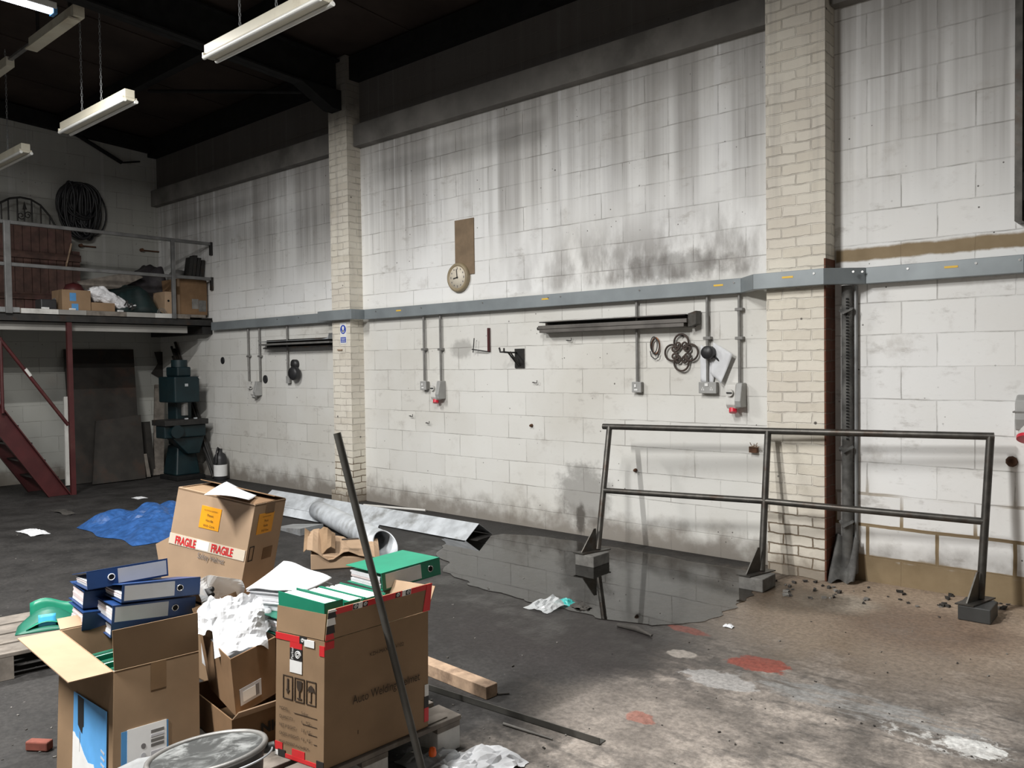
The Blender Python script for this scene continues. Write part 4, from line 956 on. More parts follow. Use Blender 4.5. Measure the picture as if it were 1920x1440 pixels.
# ================================================================== floor: puddle, railing, scrap
rnd = random.Random(21)
pp = [(840, 1008), (895, 1014), (934, 1001), (1000, 1004), (1100, 1018), (1200, 1036), (1300, 1052), (1400, 1070), (1436, 1076), (1452, 1090), (1420, 1108), (1385, 1130), (1350, 1152), (1290, 1166), (1210, 1172), (1130, 1160), (1050, 1140), (960, 1118), (880, 1092), (838, 1066), (822, 1040)]
ring = [F(*q, .004) for q in pp]; fine = []
for i, a in enumerate(ring):
    b = ring[(i+1) % len(ring)]
    for k in range(8):
        q = a.lerp(b, k/8); q.y = min(q.y, -.012); d_ = .09*mnoise.noise(q*3.1)+.05*mnoise.noise(q*9); q.x += d_
        q.y = min(q.y+d_*.6, -.008); fine.append(q)
m = MB(); c = sum(fine, V())/len(fine); m.add([c]+fine, [(0, i+1, (i+1) % len(fine)+1) for i in range(len(fine))])
tag(m.build('puddle', 'water'), 'dark rainwater puddle along the foot of the wall mirroring the blocks', 'puddle')

feet = [V((8.576, -.716, .10)), V((9.856, -.546, .10)), V((11.175, -.353, .10))]
tops = [V((8.487, -.40, 1.051)), V((9.803, -.30, 1.068)), V((11.201, -.20, 1.091))]
o = thing('pipe_railing', 'free standing grey steel pipe railing with three posts leaning towards the wall', 'railing', (9.86, -.55, .1))
R_ = .024
for f_, t_ in zip(feet, tops): MB().tube([f_, t_], R_, 14).build('post', 'rail_steel', o)
d = (tops[2]-tops[0]).normalized()
MB().tube([tops[0]-d*.06, tops[1]], R_, 14).build('top_rail', 'rail_steel', o)
MB().tube([tops[1], tops[2]+d*.02], R_, 14).build('top_rail', 'rail_steel', o)
fr = [.47, .49, .47]; mids = [f_.lerp(t_, q) for f_, t_, q in zip(feet, tops, fr)]
for a, b in ((0, 1), (1, 2)): MB().tube([mids[a], mids[b]], R_*.95, 14).build('mid_rail', 'rail_steel', o)
for f_ in feet:
    out = V((-.25, -.97, 0)); 
    MB().obox(f_+out*.20+V((-.05, -.0, -.008)), V((.10, 0, 0)), -out*.28, V((0, 0, .008))).build('foot_plate', 'rail_steel', o)
    MB().prism([f_+out*.17+V((-.004, 0, 0)), f_+out*.02+V((-.004, 0, 0)), f_+out*.02+V((-.004, 0, .17)), f_+out*.045+V((-.004, 0, .17))], (.008, 0, 0)).build('gusset', 'rail_steel', o)
for f_, lab in zip(feet, ('dark brick under the left foot of the pipe railing, in the puddle', 'dark brick under the middle foot of the pipe railing', 'dark brick under the right foot of the pipe railing on the dry floor')):
    s_ = .115 if f_.x > 11 else .10
    tag(MB().box((f_.x-.085, f_.y-.19, .001), (f_.x+.09, f_.y+.03, .0905)).build('brick_block', 'concrete' if f_.x < 11 else 'bucket_black', bevel=.006), lab, 'brick')

# ---- folded flashings, flue pipe
def flashing(front, apex, back_w, name, label, left):
    (fx, fy), (axp, ayp) = front, apex
    f_ = F(fx, fy, .004); xr = f_.x
    ap = B(axp, ayp, xr); hgt = max(.05, min(.16, ap.z)); apy = ap.y
    by = apy+(apy-f_.y)*back_w
    t_ = .003; prof = [(f_.y-.02, .012), (f_.y, .004), (apy, hgt), (by, .004)]
    o = thing(name, label, 'flashing', ((xr+left)/2, apy, 0))
    for i in range(3):
        (y0, z0), (y1, z1) = prof[i], prof[i+1]; skew = .0
        MB().add([(left, y0-.02, z0), (xr, y0, z0), (xr, y1, z1), (left, y1-.02, z1)], [(0, 1, 2, 3)]).build(('front_lip', 'front_slope', 'back_slope')[i], ('galv', 'galv', 'galv_dull')[i], o, solid=.003)
    return f_, ap, by
flashing((873, 1014), (898, 982), 1.0, 'ridge_flashing', 'longest bent galvanised flashing on the floor, ending at the puddle', 3.9)
flashing((704, 1000), (711, 984), .7, 'ridge_flashing', 'shorter bent galvanised flashing in front of the longest one', 4.6)
a, b = F(682, 947, .015), F(798, 957, .015); a.y = min(a.y, -.05); b.y = min(b.y, -.05)
tag(MB().tube([a, b], .013, 8).build('white_trim', 'white_paint'), 'thin white pipe on the floor against the wall behind the flashing', 'pipe')
p0 = V((5.35, -1.06, .105)); p1 = F(722, 1021, .115)
ax_ = (p1-p0).normalized(); sd = ax_.cross(Z_).normalized(); u2 = sd.cross(ax_)
o = thing('flue_pipe', 'grey galvanised flue pipe with an open flared end beside the cardboard', 'pipe', (6.2, -1.3, 0))
m = MB(); vs = []; n = 36
prof = [(0, .095), (.15, .095), (.8, .095), (1, .098)]
L_ = (p1-p0).length
rings = []
for t_, r_ in prof:
    rings.append([p0+ax_*(L_*t_+(0 if t_ < 1 else -.10*math.cos(2*math.pi*k/n)))+sd*(r_*math.sin(2*math.pi*k/n))+u2*(r_*math.cos(2*math.pi*k/n)) for k in range(n)])
m.add([q for r in rings for q in r], [(i*n+k, i*n+(k+1) % n, (i+1)*n+(k+1) % n, (i+1)*n+k) for i in range(3) for k in range(n)], 0, True)
m.build('tube', 'galv', o, solid=.004)
MB().tube([rings[3][k]+ax_*.003 for k in range(n)], .006, 6, closed=True).build('rim', 'galv', o)
p = F(590, 1000); tag(MB().hexa([(p.x-.5, p.y-.12, .003), (p.x, p.y-.16, .003), (p.x, p.y+.1, .003), (p.x-.5, p.y+.1, .003)], [(p.x-.5, p.y-.12, .012), (p.x, p.y-.16, .07), (p.x, p.y+.1, .075), (p.x-.5, p.y+.1, .012)]).build('bent_sheet', 'galv_dull'), 'bent dull metal sheet behind the fragile box, left of the flue pipe', 'metal sheet')
# ---- timber, angle bar, sticks
a, b = F(912, 1313), F(800, 1267); d = (a-b).normalized(); w_ = V((d.y, -d.x, 0))
if w_.y < 0: w_ = -w_
h_ = .062
o = MB().obox(a, -d*1.0, w_*.075, V((0, 0, h_))); tag(o.build('timber_baulk', 'wood', bevel=.003), 'sawn timber baulk lying on the floor behind the tall cardboard box', 'timber')
a, b = F(1124, 1398), F(800, 1294); d = (a-b).normalized(); w_ = V((-d.y, d.x, 0))
m = MB(); m.obox(b-d*.4, d*((a-b).length+.4), w_*.05, V((0, 0, .004))); m.obox(b-d*.4, d*((a-b).length+.4), w_*.004, V((0, 0, .03)))
tag(m.build('angle_iron', 'bar_steel'), 'long dark angle iron lying on the floor right of the pallet', 'bar')
a, b = F(944, 1357, .006), F(1036, 1386, .006); tag(MB().tube([a, a.lerp(b, .55)+V((0, 0, 0)), b], [.007, .006, .003], 6).build('white_stick', 'debris_pale'), 'white splinter of wood beside the angle iron', 'stick')
a, b = F(925, 1302, .006), F(955, 1300, .006); tag(MB().tube([a, b], .005, 6).build('dark_stick', 'debris_dark'), 'thin dark stick at the end of the timber baulk', 'stick')
a, b = F(1158, 1172, .01), F(1222, 1192, .008); tag(MB().tube([a, a.lerp(b, .5)+V((0, .02, .006)), b], [.012, .02, .006], 6).build('dark_stick', 'debris_dark'), 'dark piece of wood on the wet floor below the puddle', 'stick')
def crumple(c, rx, ry, h, name, mat, label, cat, seed, nu=14, solid=.0012, rz=0, parent=None, pw=1.0, base=0.003, fq=3.1, smooth=False):
    ca, sa = math.cos(rz), math.sin(rz)
    def fn(u, v):
        X, Y = (u-.5)*2*rx, (v-.5)*2*ry; e = max(0, 1-((u-.5)**2+(v-.5)**2)*2.6)
        q = V((u*fq+seed, v*fq, seed*1.7)); n1 = mnoise.noise(q); n2 = mnoise.noise(q*2.3); n3 = abs(mnoise.noise(q*4.1))
        return V((c[0]+ca*X-sa*Y+.18*rx*n2, c[1]+sa*X+ca*Y+.18*ry*n1, c[2]+base+h*max(0, (.45+.7*n1+.5*n2+.25*n3)*e**pw)))
    ob = MB().grid(fn, nu, nu, smooth=smooth).build(name, mat, parent, solid=solid)
    return tag(ob, label, cat) if parent is None else ob
crumple(F(1027, 1137), .10, .12, .07, 'plastic_scrap', 'clear_film', 'crumpled clear plastic scrap at the near edge of the puddle', 'scrap', 2)
crumple(F(1060, 1131), .07, .05, .03, 'teal_scrap', 'teal_plastic', 'teal plastic scrap beside the clear scrap at the puddle edge', 'scrap', 4)
crumple(F(1088, 1139), .07, .04, .035, 'black_scrap', 'debris_dark', 'black scrap right of the teal scrap at the puddle edge', 'scrap', 6)
crumple(F(1366, 1176), .03, .02, .02, 'white_scrap', 'paper', 'tiny white scrap at the right edge of the puddle', 'scrap', 9)
crumple(F(62, 999), .19, .09, .03, 'white_scrap', 'paper', 'flat white paper scrap on the floor at the far left', 'scrap', 12)
crumple(F(262, 934), .09, .06, .02, 'white_scrap', 'paper', 'small white scrap on the floor in front of the dark panels', 'scrap', 15)
crumple(F(120, 961), .22, .06, .03, 'flat_scrap', 'debris_dark', 'dark flat scrap on the floor left of the blue tarpaulin', 'scrap', 16)
p = F(74, 1406); 
tag(MB().cbox((p.x, p.y, .0215), .10, .04, .04, .6).build('red_brick_piece', 'brick_red', bevel=.006), 'broken piece of red brick on the floor at the bottom left', 'brick')
m = MB()
for k in range(260):
    px, py = rnd.uniform(-20, 1930), 915+525*rnd.random()**.75
    q = F(px, py); s_ = rnd.uniform(.0025, .007)*(1.3 if rnd.random() < .15 else 1)
    if q.y > -.1 or q.x < .2: continue
    m.cbox((q.x, q.y, s_*.4), s_*rnd.uniform(1, 2.4), s_, s_*.8, rnd.uniform(0, 3), mi=0 if rnd.random() < .62 else 1)
tag(m.build('floor_grit', ['debris_pale', 'debris_dark']), 'grit and crumbs scattered over the whole concrete floor', 'grit', kind='stuff')
m = MB()
for k in range(70):
    px = rnd.uniform(1440, 1900); q = F(px, 1085+rnd.uniform(0, 35)+(px-1440)*.07); s_ = rnd.uniform(.006, .022)
    if q.y > -.03: q.y = -.04
    m.cbox((q.x, q.y, s_*.4), s_*1.8, s_, s_*.8, rnd.uniform(0, 3), mi=rnd.choice((0, 1, 1, 1)))
m.v = [q+V((rnd.uniform(-1, 1), rnd.uniform(-1, 1), rnd.uniform(-.2, .5)))*.006 for q in m.v]
tag(m.build('rubble', ['debris_pale', 'debris_dark']), 'small rubble along the wall foot right of the near pier', 'rubble', kind='stuff')
# ---- blue tarpaulin, flattened cardboard
c = F(285, 985); 
def tarp(u, v):
    a_ = (u-.5)*2; b_ = (v-.5)*2; q = V((u*2.3, v*2.3, 3.3)); r_ = 1+.16*mnoise.noise(q*1.3)
    e = max(0, 1-max(abs(a_), abs(b_))**4)
    n1 = mnoise.noise(q); n2 = abs(mnoise.noise(q*2.2)); n3 = mnoise.noise(q*4.6)
    return V((4.35+.62*a_*r_, -2.20+.56*b_*r_, .004+e*max(0, .12+.10*n1+.12*n2+.03*n3+.05*b_)))
tag(MB().grid(tarp, 34, 34, smooth=False).build('blue_tarpaulin', 'tarp_blue', solid=.003), 'crumpled blue tarpaulin on the floor left of the fragile box', 'tarpaulin')
o = thing('collapsed_box', 'collapsed brown cardboard box with torn flaps on the floor by the flue pipe', 'cardboard box', (7.1, -2.05, 0))
q = [F(560, 1062), F(690, 1062), F(700, 1040, .10), F(640, 1012, .24), F(600, 1024, .18)]
b0, b1 = V((6.98, -2.30, .004)), V((7.30, -1.88, .004)); dd = (b1-b0); nn = V((-dd.y, dd.x, 0)).normalized()
MB().hexa([b0, b1, b1+nn*.42, b0+nn*.42], [b0+V((0, 0, .12)), b1+V((0, 0, .06)), b1+nn*.42+V((0, 0, .11)), b0+nn*.42+V((0, 0, .18))]).build('body', 'cardboard_light', o, bevel=.006)
tf = lambda u, v: b0+dd*(u*1.05-.05)+nn*(.40-.42*v)+V((0, 0, .21-.11*u-.05*v+.035*math.sin(7*u+3*v)+.02*math.sin(15*u)))
MB().grid(tf, 14, 6, smooth=False).build('flap', 'cardboard_light', o, solid=.005)
tf = lambda u, v: b0+dd*(u*.45-.1)+nn*(.02+.30*v)+V((0, 0, .14+.10*v+.03*math.sin(9*u+2*v)))
MB().grid(tf, 8, 6, smooth=False).build('flap', 'cardboard', o, solid=.005)
MB().obox(b0+dd*.45+nn*.02+V((0, 0, .215)), dd*.25, nn*.10-V((0, 0, .012)), V((0, 0, .004))).build('printed_box', 'brown_print', o)

# ================================================================== pallets
o = thing('wooden_pallet', 'wooden pallet with white end blocks under the cardboard boxes', 'pallet', (9.45, -3.95, 0))
e1 = V((.066, .998, 0)); e2 = V((-.998, .066, 0)); c0 = V((9.885, -3.60, 0))     # right far corner, running back along e1
for k in range(5):
    MB().obox(c0-e1*.86+e2*(k*.178)+V((0, 0, .118)), e2*.145, e1*.86, V((0, 0, .020))).build('deck_board', 'wood_grey', o, bevel=.003)
for j in range(3): MB().obox(c0-e1*(.86-.365*j)+V((0, 0, .098)), e2*.86, e1*.12, V((0, 0, .020))).build('stringer_board', 'wood_grey', o)
for j in range(3):
    for k in range(3):
        b = c0-e1*(.86-.365*j)+e2*(.0+k*.37)
        MB().obox(b+V((0, 0, .004)), e2*.12, e1*.12, V((0, 0, .094))).build('block', 'wood_grey' if k else 'white_paint', o, bevel=.003)
MB().obox(c0-e1*.06+e2*.02+V((0, 0, .139)), -e1*.16, e2*.12, V((0, 0, .004))).build('cardboard_scrap', 'wood_grey', o)
o = thing('wooden_pallet', 'weathered pallet at the left edge with the open green folder on it', 'pallet', (7.2, -4.4, 0))
a = F(-40, 1236, .14); b = F(100, 1207, .14); e1 = (b-a).normalized(); e2 = V((-e1.y, e1.x, 0))
if e2.x > 0: e2 = -e2
L1 = (b-a).length+.35
for k in range(4): MB().obox(a+e2*(.0+k*.19)+V((0, 0, -.022)), e2*.16, e1*L1, V((0, 0, .022))).build('deck_board', 'wood_grey', o, bevel=.003)
for j in (0.05, L1*.5, L1-.15):
    MB().obox(a+e1*j+V((0, 0, -.044)), e2*.73, e1*.1, V((0, 0, .022))).build('stringer_board', 'wood_grey', o)
    for k in (0, .315, .63): MB().obox(a+e1*j+e2*k+V((0, 0, -.138)), e2*.1, e1*.1, V((0, 0, .094))).build('block', 'wood_grey', o)

# ================================================================== cardboard boxes
class Box: pass
def open_box(name, label, bot, top, mat, th=.006, group=None, parts=True):
    """bot, top: near, right, back, left corners"""
    bot = [V(q) for q in bot]; top = [V(q) for q in top]
    o = thing(name, label, 'cardboard box', (sum(bot, V())/4)*1.0, group)
    cb, ct = sum(bot, V())/4, sum(top, V())/4
    m = MB()
    for i in range(4):
        j = (i+1) % 4
        def inn(p, c): d_ = (c-p); d_.z = 0; return p+d_.normalized()*th*1.4
        m.hexa([bot[i], bot[j], inn(bot[j], cb), inn(bot[i], cb)], [top[i], top[j], inn(top[j], ct), inn(top[i], ct)])
    m.hexa([q+V((0, 0, .001)) for q in bot], [q+V((0, 0, th)) for q in bot])
    m.build('walls', mat, o, bevel=.0015)
    B_ = Box(); B_.o = o; B_.bot = bot; B_.top = top; return B_
def flap(B_, i, ln, deg, mat, taper=.0, name='flap', lean0=0):
    """fold on top edge i -> i+1; deg 0 = flat outwards, 90 = upright"""
    a, b = B_.top[i], B_.top[(i+1) % 4]; e = (b-a).normalized(); c = sum(B_.top, V())/4
    out = (a+b)/2-c; out = out-e*out.dot(e); out.z = 0; out.normalize()
    d_ = out*math.cos(math.radians(deg))+Z_*math.sin(math.radians(deg)); nn = e.cross(d_).normalized()*.004
    p = [a+d_*.003+e*.002, b+d_*.003-e*.002, b+d_*ln-e*taper, a+d_*ln+e*(taper+lean0)]
    MB().hexa([q-nn*.5 for q in p], [q+nn*.5 for q in p]).build(name, mat, B_.o)
    return p, nn
def fp(B_, i, u, v, off=.0015):
    """point on side i (edge i -> i+1): u along, v up, off proud"""
    j = (i+1) % 4; a = B_.bot[i].lerp(B_.bot[j], u); b = B_.top[i].lerp(B_.top[j], u); p = a.lerp(b, v)
    n_ = (B_.bot[j]-B_.bot[i]).cross(B_.top[i]-B_.bot[i]).normalized(); c = (sum(B_.bot, V())+sum(B_.top, V()))/8
    if n_.dot(p-c) < 0: n_ = -n_
    return p+n_*off
def decal(B_, i, u0, u1, v0, v1, mat, name, off=.0015, th=.0006):
    q = [fp(B_, i, u0, v0, off), fp(B_, i, u1, v0, off), fp(B_, i, u1, v1, off), fp(B_, i, u0, v1, off)]
    n_ = (fp(B_, i, .5, .5, 1)-fp(B_, i, .5, .5, 0)).normalized()
    return MB().hexa([a-n_*(off-.0003) for a in q], [a+n_*th for a in q]).build(name, mat, B_.o)
def ftext(B_, i, s, u, v, size, mat='brown_print', align='LEFT', flip=False, sx=1.0, name='lettering', bold=0.0, vert=False, off=.0050):
    ex = fp(B_, i, 1, .5)-fp(B_, i, 0, .5); ey = fp(B_, i, .5, 1)-fp(B_, i, .5, 0)
    if flip: ex = -ex
    if vert: ex, ey = ey, -ex
    return text(s, size, fp(B_, i, u, v, off), ex, ey, mat, B_.o, name, align, sx, bold)

# ---- tall box in front (helmet carton)
N0 = F(607, 1445, .14).to_2d(); R0 = F(803, 1362, .14).to_2d(); L0 = F(516, 1413, .14).to_2d(); K0 = R0+L0-N0
zb, zt_ = .1405, .605
bot = [V((*q, zb)) for q in (N0, R0, K0, L0)]
nt_, rt_, lt_ = F(609, 1203, zt_).to_2d(), F(803, 1145, zt_).to_2d(), F(518, 1183, zt_).to_2d(); kt_ = rt_+lt_-nt_
top = [V((*q, zt_)) for q in (nt_, rt_, kt_, lt_)]
W1 = open_box('cardboard_box', 'tall brown carton printed Auto Welding Helmet with red tape, on the pallet', bot, top, 'cardboard')
pA, nA = flap(W1, 0, .118, 80, 'cardboard', .004)           # along the right face
flap(W1, 1, .10, 60, 'cardboard_light')
pL, nL = flap(W1, 3, .095, 97, 'cardboard', .0, lean0=.0)
# printed tape on the flap rim, in red, white and black runs
for k, (u0, u1, mt) in enumerate(((0, .06, 'white_print'), (.06, .14, 'red_print'), (.14, .22, 'red_print'), (.22, .31, 'white_print'), (.31, .36, 'red_print'), (.36, .58, 'red_print'), (.58, .70, 'red_print'), (.70, .79, 'white_print'), (.79, .90, 'red_print'), (.90, 1, 'red_print'))):
    a, b, c_, d_ = pA; f0 = d_.lerp(c_, u0); f1 = d_.lerp(c_, u1); g0 = a.lerp(b, u0); g1 = a.lerp(b, u1)
    lo0, lo1 = f0.lerp(g0, .20), f1.lerp(g1, .20); n_ = nA.normalized()
    if n_.x < 0: n_ = -n_
    MB().hexa([lo0+n_*.0022, lo1+n_*.0022, f1+n_*.0022, f0+n_*.0022], [lo0+n_*.0032, lo1+n_*.0032, f1+n_*.0032, f0+n_*.0032]).build('tape', mt, W1.o)
def spiral(c, ex, ey, r, name, par, mat='white_print'):
    MB().tube([c+ex*(r*(1-.028*k)*math.cos(k*.45))+ey*(r*(1-.028*k)*math.sin(k*.45)) for k in range(30)], r*.13, 5).build(name, mat, par)
for u in (.245, .335, .655, .76):
    a, b, c_, d_ = pA; f0 = d_.lerp(c_, u); g0 = a.lerp(b, u); n_ = nA.normalized(); n_ = n_ if n_.x > 0 else -n_
    cc = f0.lerp(g0, .10)+n_*.0042; ex = (c_-d_).normalized(); ey = (d_-a).normalized()
    MB().obox(cc-ex*.011-ey*.010-n_*.001, ex*.022, ey*.020, n_*.001).build('black_square', 'black_print', W1.o)
    spiral(cc+n_*.0004, ex, ey, .008, 'spiral_mark', W1.o)
# tape wrapped over the near corner of the flap
a, d_ = pA[0], pA[3]; out_ = (nA if nA.x > 0 else -nA).normalized(); ex = (pA[1]-pA[0]).normalized()
for v0, v1, mt in ((0, .20, 'red_print'), (.20, .48, 'black_print'), (.48, .72, 'white_print'), (.72, .92, 'black_print'), (.92, 1.0, 'white_print')):
    p0_, p1_ = a.lerp(d_, v0), a.lerp(d_, v1)
    MB().hexa([p0_-ex*.002+out_*.0034, p0_+ex*.035+out_*.0034, p1_+ex*.028+out_*.0034, p1_-ex*.002+out_*.0034], [p0_-ex*.002+out_*.0044, p0_+ex*.035+out_*.0044, p1_+ex*.028+out_*.0044, p1_-ex*.002+out_*.0044]).build('tape', mt, W1.o)
b, c_ = pA[1], pA[2]
MB().hexa([b-ex*.03+out_*.0034, b+ex*.006+out_*.0034, c_+ex*.006+out_*.0034, c_-ex*.02+out_*.0034], [b-ex*.03+out_*.0046, b+ex*.006+out_*.0046, c_+ex*.006+out_*.0046, c_-ex*.02+out_*.0046]).build('tape', 'red_print', W1.o)
# right face print
decal(W1, 0, .0, .08, .93, .99, 'red_print', 'tape')
ftext(W1, 0, 'Auto Welding Helmet', .245, .435, .046, 'brown_print', sx=.76)
ftext(W1, 0, 'KZH-MAX400-V102', .40, .775, .020, 'brown_print', sx=.95)
decal(W1, 0, .955, 1.0, .05, .17, 'red_print', 'tape'); decal(W1, 0, .955, 1.0, .17, .27, 'black_print', 'tape'); decal(W1, 0, .96, 1.0, .27, .37, 'white_print', 'tape')
decal(W1, 0, .30, .302, .18, .21, 'brown_print', 'scuff')
# left face print: tape, logo sticker, handling marks, packing data (u runs left -> near edge)
decal(W1, 3, .0, .55, .945, .995, 'red_print', 'tape', .002); decal(W1, 3, .50, .64, .945, 1.0, 'black_print', 'tape', .0026); decal(W1, 3, .60, .80, .93, .985, 'white_print', 'tape', .003)
spiral(fp(W1, 3, .565, .972, .0036), (fp(W1, 3, 1, .5)-fp(W1, 3, 0, .5)).normalized(), Z_, .008, 'spiral_mark', W1.o)
decal(W1, 3, .90, 1.0, .88, .96, 'red_print', 'tape')
decal(W1, 3, .30, .55, .895, .945, 'red_print', 'logo_sticker'); decal(W1, 3, .30, .39, .80, .895, 'black_print', 'logo_sticker'); decal(W1, 3, .39, .55, .80, .895, 'black_print', 'logo_sticker', .0018); decal(W1, 3, .30, .55, .70, .80, 'white_print', 'logo_sticker')
exl = (fp(W1, 3, 1, .5)-fp(W1, 3, 0, .5)).normalized()
spiral(fp(W1, 3, .472, .848, .0036), exl, Z_, .0155, 'spiral_mark', W1.o)
ftext(W1, 3, 'Parker', .378, .805, .017, 'white_print', vert=True, off=.003, name='logo_lettering')
for u0 in (.16, .40, .64):
    u1 = u0+.20; v0, v1 = .475, .665
    for q in ((u0, u1, v0, v0+.006), (u0, u1, v1-.006, v1), (u0, u0+.012, v0, v1), (u1-.012, u1, v0, v1)): decal(W1, 3, *q, 'brown_print', 'mark_frame')
decal(W1, 3, .245, .275, .545, .64, 'brown_print', 'arrow_shaft')
MB().prism([fp(W1, 3, .225, .555), fp(W1, 3, .26, .515), fp(W1, 3, .295, .555)], (fp(W1, 3, .5, .5, .0006)-fp(W1, 3, .5, .5, 0))).build('arrow_head', 'brown_print', W1.o)
MB().prism([fp(W1, 3, .445, .645), fp(W1, 3, .45, .59), fp(W1, 3, .48, .562), fp(W1, 3, .52, .562), fp(W1, 3, .55, .59), fp(W1, 3, .555, .645)], (fp(W1, 3, .5, .5, .0006)-fp(W1, 3, .5, .5, 0))).build('glass_bowl', 'brown_print', W1.o)
decal(W1, 3, .492, .508, .51, .565, 'brown_print', 'glass_stem'); decal(W1, 3, .455, .545, .497, .507, 'brown_print', 'glass_foot')
MB().prism([fp(W1, 3, .665, .575), fp(W1, 3, .69, .615), fp(W1, 3, .74, .635), fp(W1, 3, .79, .615), fp(W1, 3, .815, .575), fp(W1, 3, .775, .585), fp(W1, 3, .74, .575), fp(W1, 3, .70, .585)], (fp(W1, 3, .5, .5, .0006)-fp(W1, 3, .5, .5, 0))).build('umbrella_canopy', 'brown_print', W1.o)
decal(W1, 3, .734, .747, .50, .58, 'brown_print', 'umbrella_shaft'); decal(W1, 3, .71, .747, .495, .503, 'brown_print', 'umbrella_handle')
for k, (s_, q) in enumerate((('MODEL', 'Spiker'), ('QUANTITY', '6    PCS'), ('NET WEIGHT', '3.8   KG'), ('GROSS WEIGHT', '4.6   KG'))):
    v = .385-.068*k
    ftext(W1, 3, s_, .10, v, .0165, sx=.85); ftext(W1, 3, q, .56, v+.004, .0165, sx=.85)
    decal(W1, 3, .10+.058*len(s_), .86, v-.006, v-.0035, 'brown_print', 'rule')
ftext(W1, 3, 'MEASUREMENT 41x24x48CM', .10, .115, .0150, sx=.80)
decal(W1, 3, .0, .16, .045, .11, 'red_print', 'tape'); decal(W1, 3, .36, .62, .0, .09, 'red_print', 'tape'); decal(W1, 3, .0, .10, .0, .04, 'white_print', 'tape', .002); decal(W1, 3, .07, .22, .0, .055, 'black_print', 'tape', .0025); decal(W1, 3, .22, .88, .0, .032, 'red_print', 'tape', .002); decal(W1, 3, .86, 1.0, .0, .06, 'black_print', 'tape', .0025)

# ---- lever arch files
def binder(name, label, o_, ex, ey, L=.318, D=.285, Th=.075, cover='blue_cover', tilt=0, lab=(.05, .66), ring=.80, labmat='grey_label', paper='paper', fill=.8, group=None, ring_mat='chrome', gap=0.0):
    o_ = V(o_); ex = V(ex).normalized(); ey = V(ey); ez = ex.cross(ey).normalized()
    if ez.z < 0: ez = -ez
    ey = (ey-ex*ey.dot(ex)).normalized()
    t_ = .0028
    o = thing(name, label, 'ring binder', o_+ex*L/2+ey*D/2, group)
    MB().obox(o_, ex*L, ey*t_, ez*Th).build('spine', cover, o)
    MB().obox(o_, ex*L, ey*D, ez*t_).build('board', cover, o)
    q = o_+ez*(Th-t_); tl = ez*(-gap)
    MB().hexa([q, q+ex*L, q+ex*L+ey*D+tl, q+ey*D+tl], [q+ez*t_, q+ex*L+ez*t_, q+ex*L+ey*D+tl+ez*t_, q+ey*D+tl+ez*t_]).build('board', cover, o)
    n = 6; hh = (Th-.010)*fill
    for k in range(n):
        j = rnd.uniform(0, .006); z0 = .0045+hh*k/n
        MB().obox(o_+ex*(.008+j)+ey*.03+ez*z0, ex*(L-.016-j), ey*(D-.045-rnd.uniform(0, .012)), ez*(hh/n*.86)).build('page_block', paper if k % 3 else ('paper_pink' if k == 3 else 'paper'), o)
    if lab: MB().obox(o_+ex*(L*lab[0])+ez*Th*.10-ey*.0008, ex*(L*(lab[1]-lab[0])), ey*.0006, ez*Th*.80).build('spine_label', labmat, o)
    if ring:
        c = o_+ex*L*ring+ez*Th*.5-ey*.0016
        MB().tube([c+ex*(.0125*math.cos(a_))+ez*(.0125*math.sin(a_)) for a_ in [i*math.pi/12 for i in range(24)]], .0022, 6, closed=True).build('finger_ring', ring_mat, o)
        MB().cyl(c-ey*.0004, c+ey*.0014, .011, 18).build('finger_hole', 'soot_steel', o)
    return o

# ---- carton with the blue files
Sn, Sr, Sl = F(213, 1260, .475), F(373, 1221, .475), F(112, 1182, .52)
sh = F(106, 1447)-Sl; sh.z = 0; Sk = Sr+Sl-Sn
top = [Sn, Sr, Sk, Sl]; bot = [V((q.x+sh.x, q.y+sh.y, .0015)) for q in top]
S1 = open_box('cardboard_box', 'open carton of blue lever arch files with a blue sky picture on it', bot, top, 'cardboard')
flap(S1, 0, .152, 92, 'cardboard'); pF, nF = flap(S1, 3, .155, 3, 'cardboard_light'); flap(S1, 2, .10, 12, 'cardboard_light', .01)
# sky picture on the left face (u 0 = far left, 1 = near corner)
def piece(B_, i, pts, mat, name, off=.0016):
    off += .005 
    n_ = fp(B_, i, .5, .5, .0006)-fp(B_, i, .5, .5, 0)
    return MB().prism([fp(B_, i, u, v, off) for u, v in pts], n_).build(name, mat, B_.o)
piece(S1, 3, [(.34, .12), (.93, .0), (.93, .70), (.34, .66)], 'sky_blue_print', 'sky_picture')
piece(S1, 3, [(.34, .12), (.93, .0), (.93, .155), (.86, .20), (.80, .17), (.76, .20), (.72, .27), (.62, .25), (.55, .285), (.45, .36), (.40, .365), (.37, .385), (.34, .38)], 'white_print', 'cloud_picture', .0024)
piece(S1, 3, [(.42, .66), (.53, .66), (.535, .47), (.515, .46), (.51, .415), (.49, .42), (.43, .455), (.425, .55)], 'black_print', 'hanging_figure', .0024)
piece(S1, 3, [(.468, .42), (.472, .42), (.472, .28), (.468, .28)], 'page_line', 'hanging_line', .0030)
for k in range(3): piece(S1, 3, [(.84, .40-.045*k), (.90, .39-.045*k), (.90, .405-.045*k), (.84, .415-.045*k)], 'grey_label', 'caption_line', .0028)
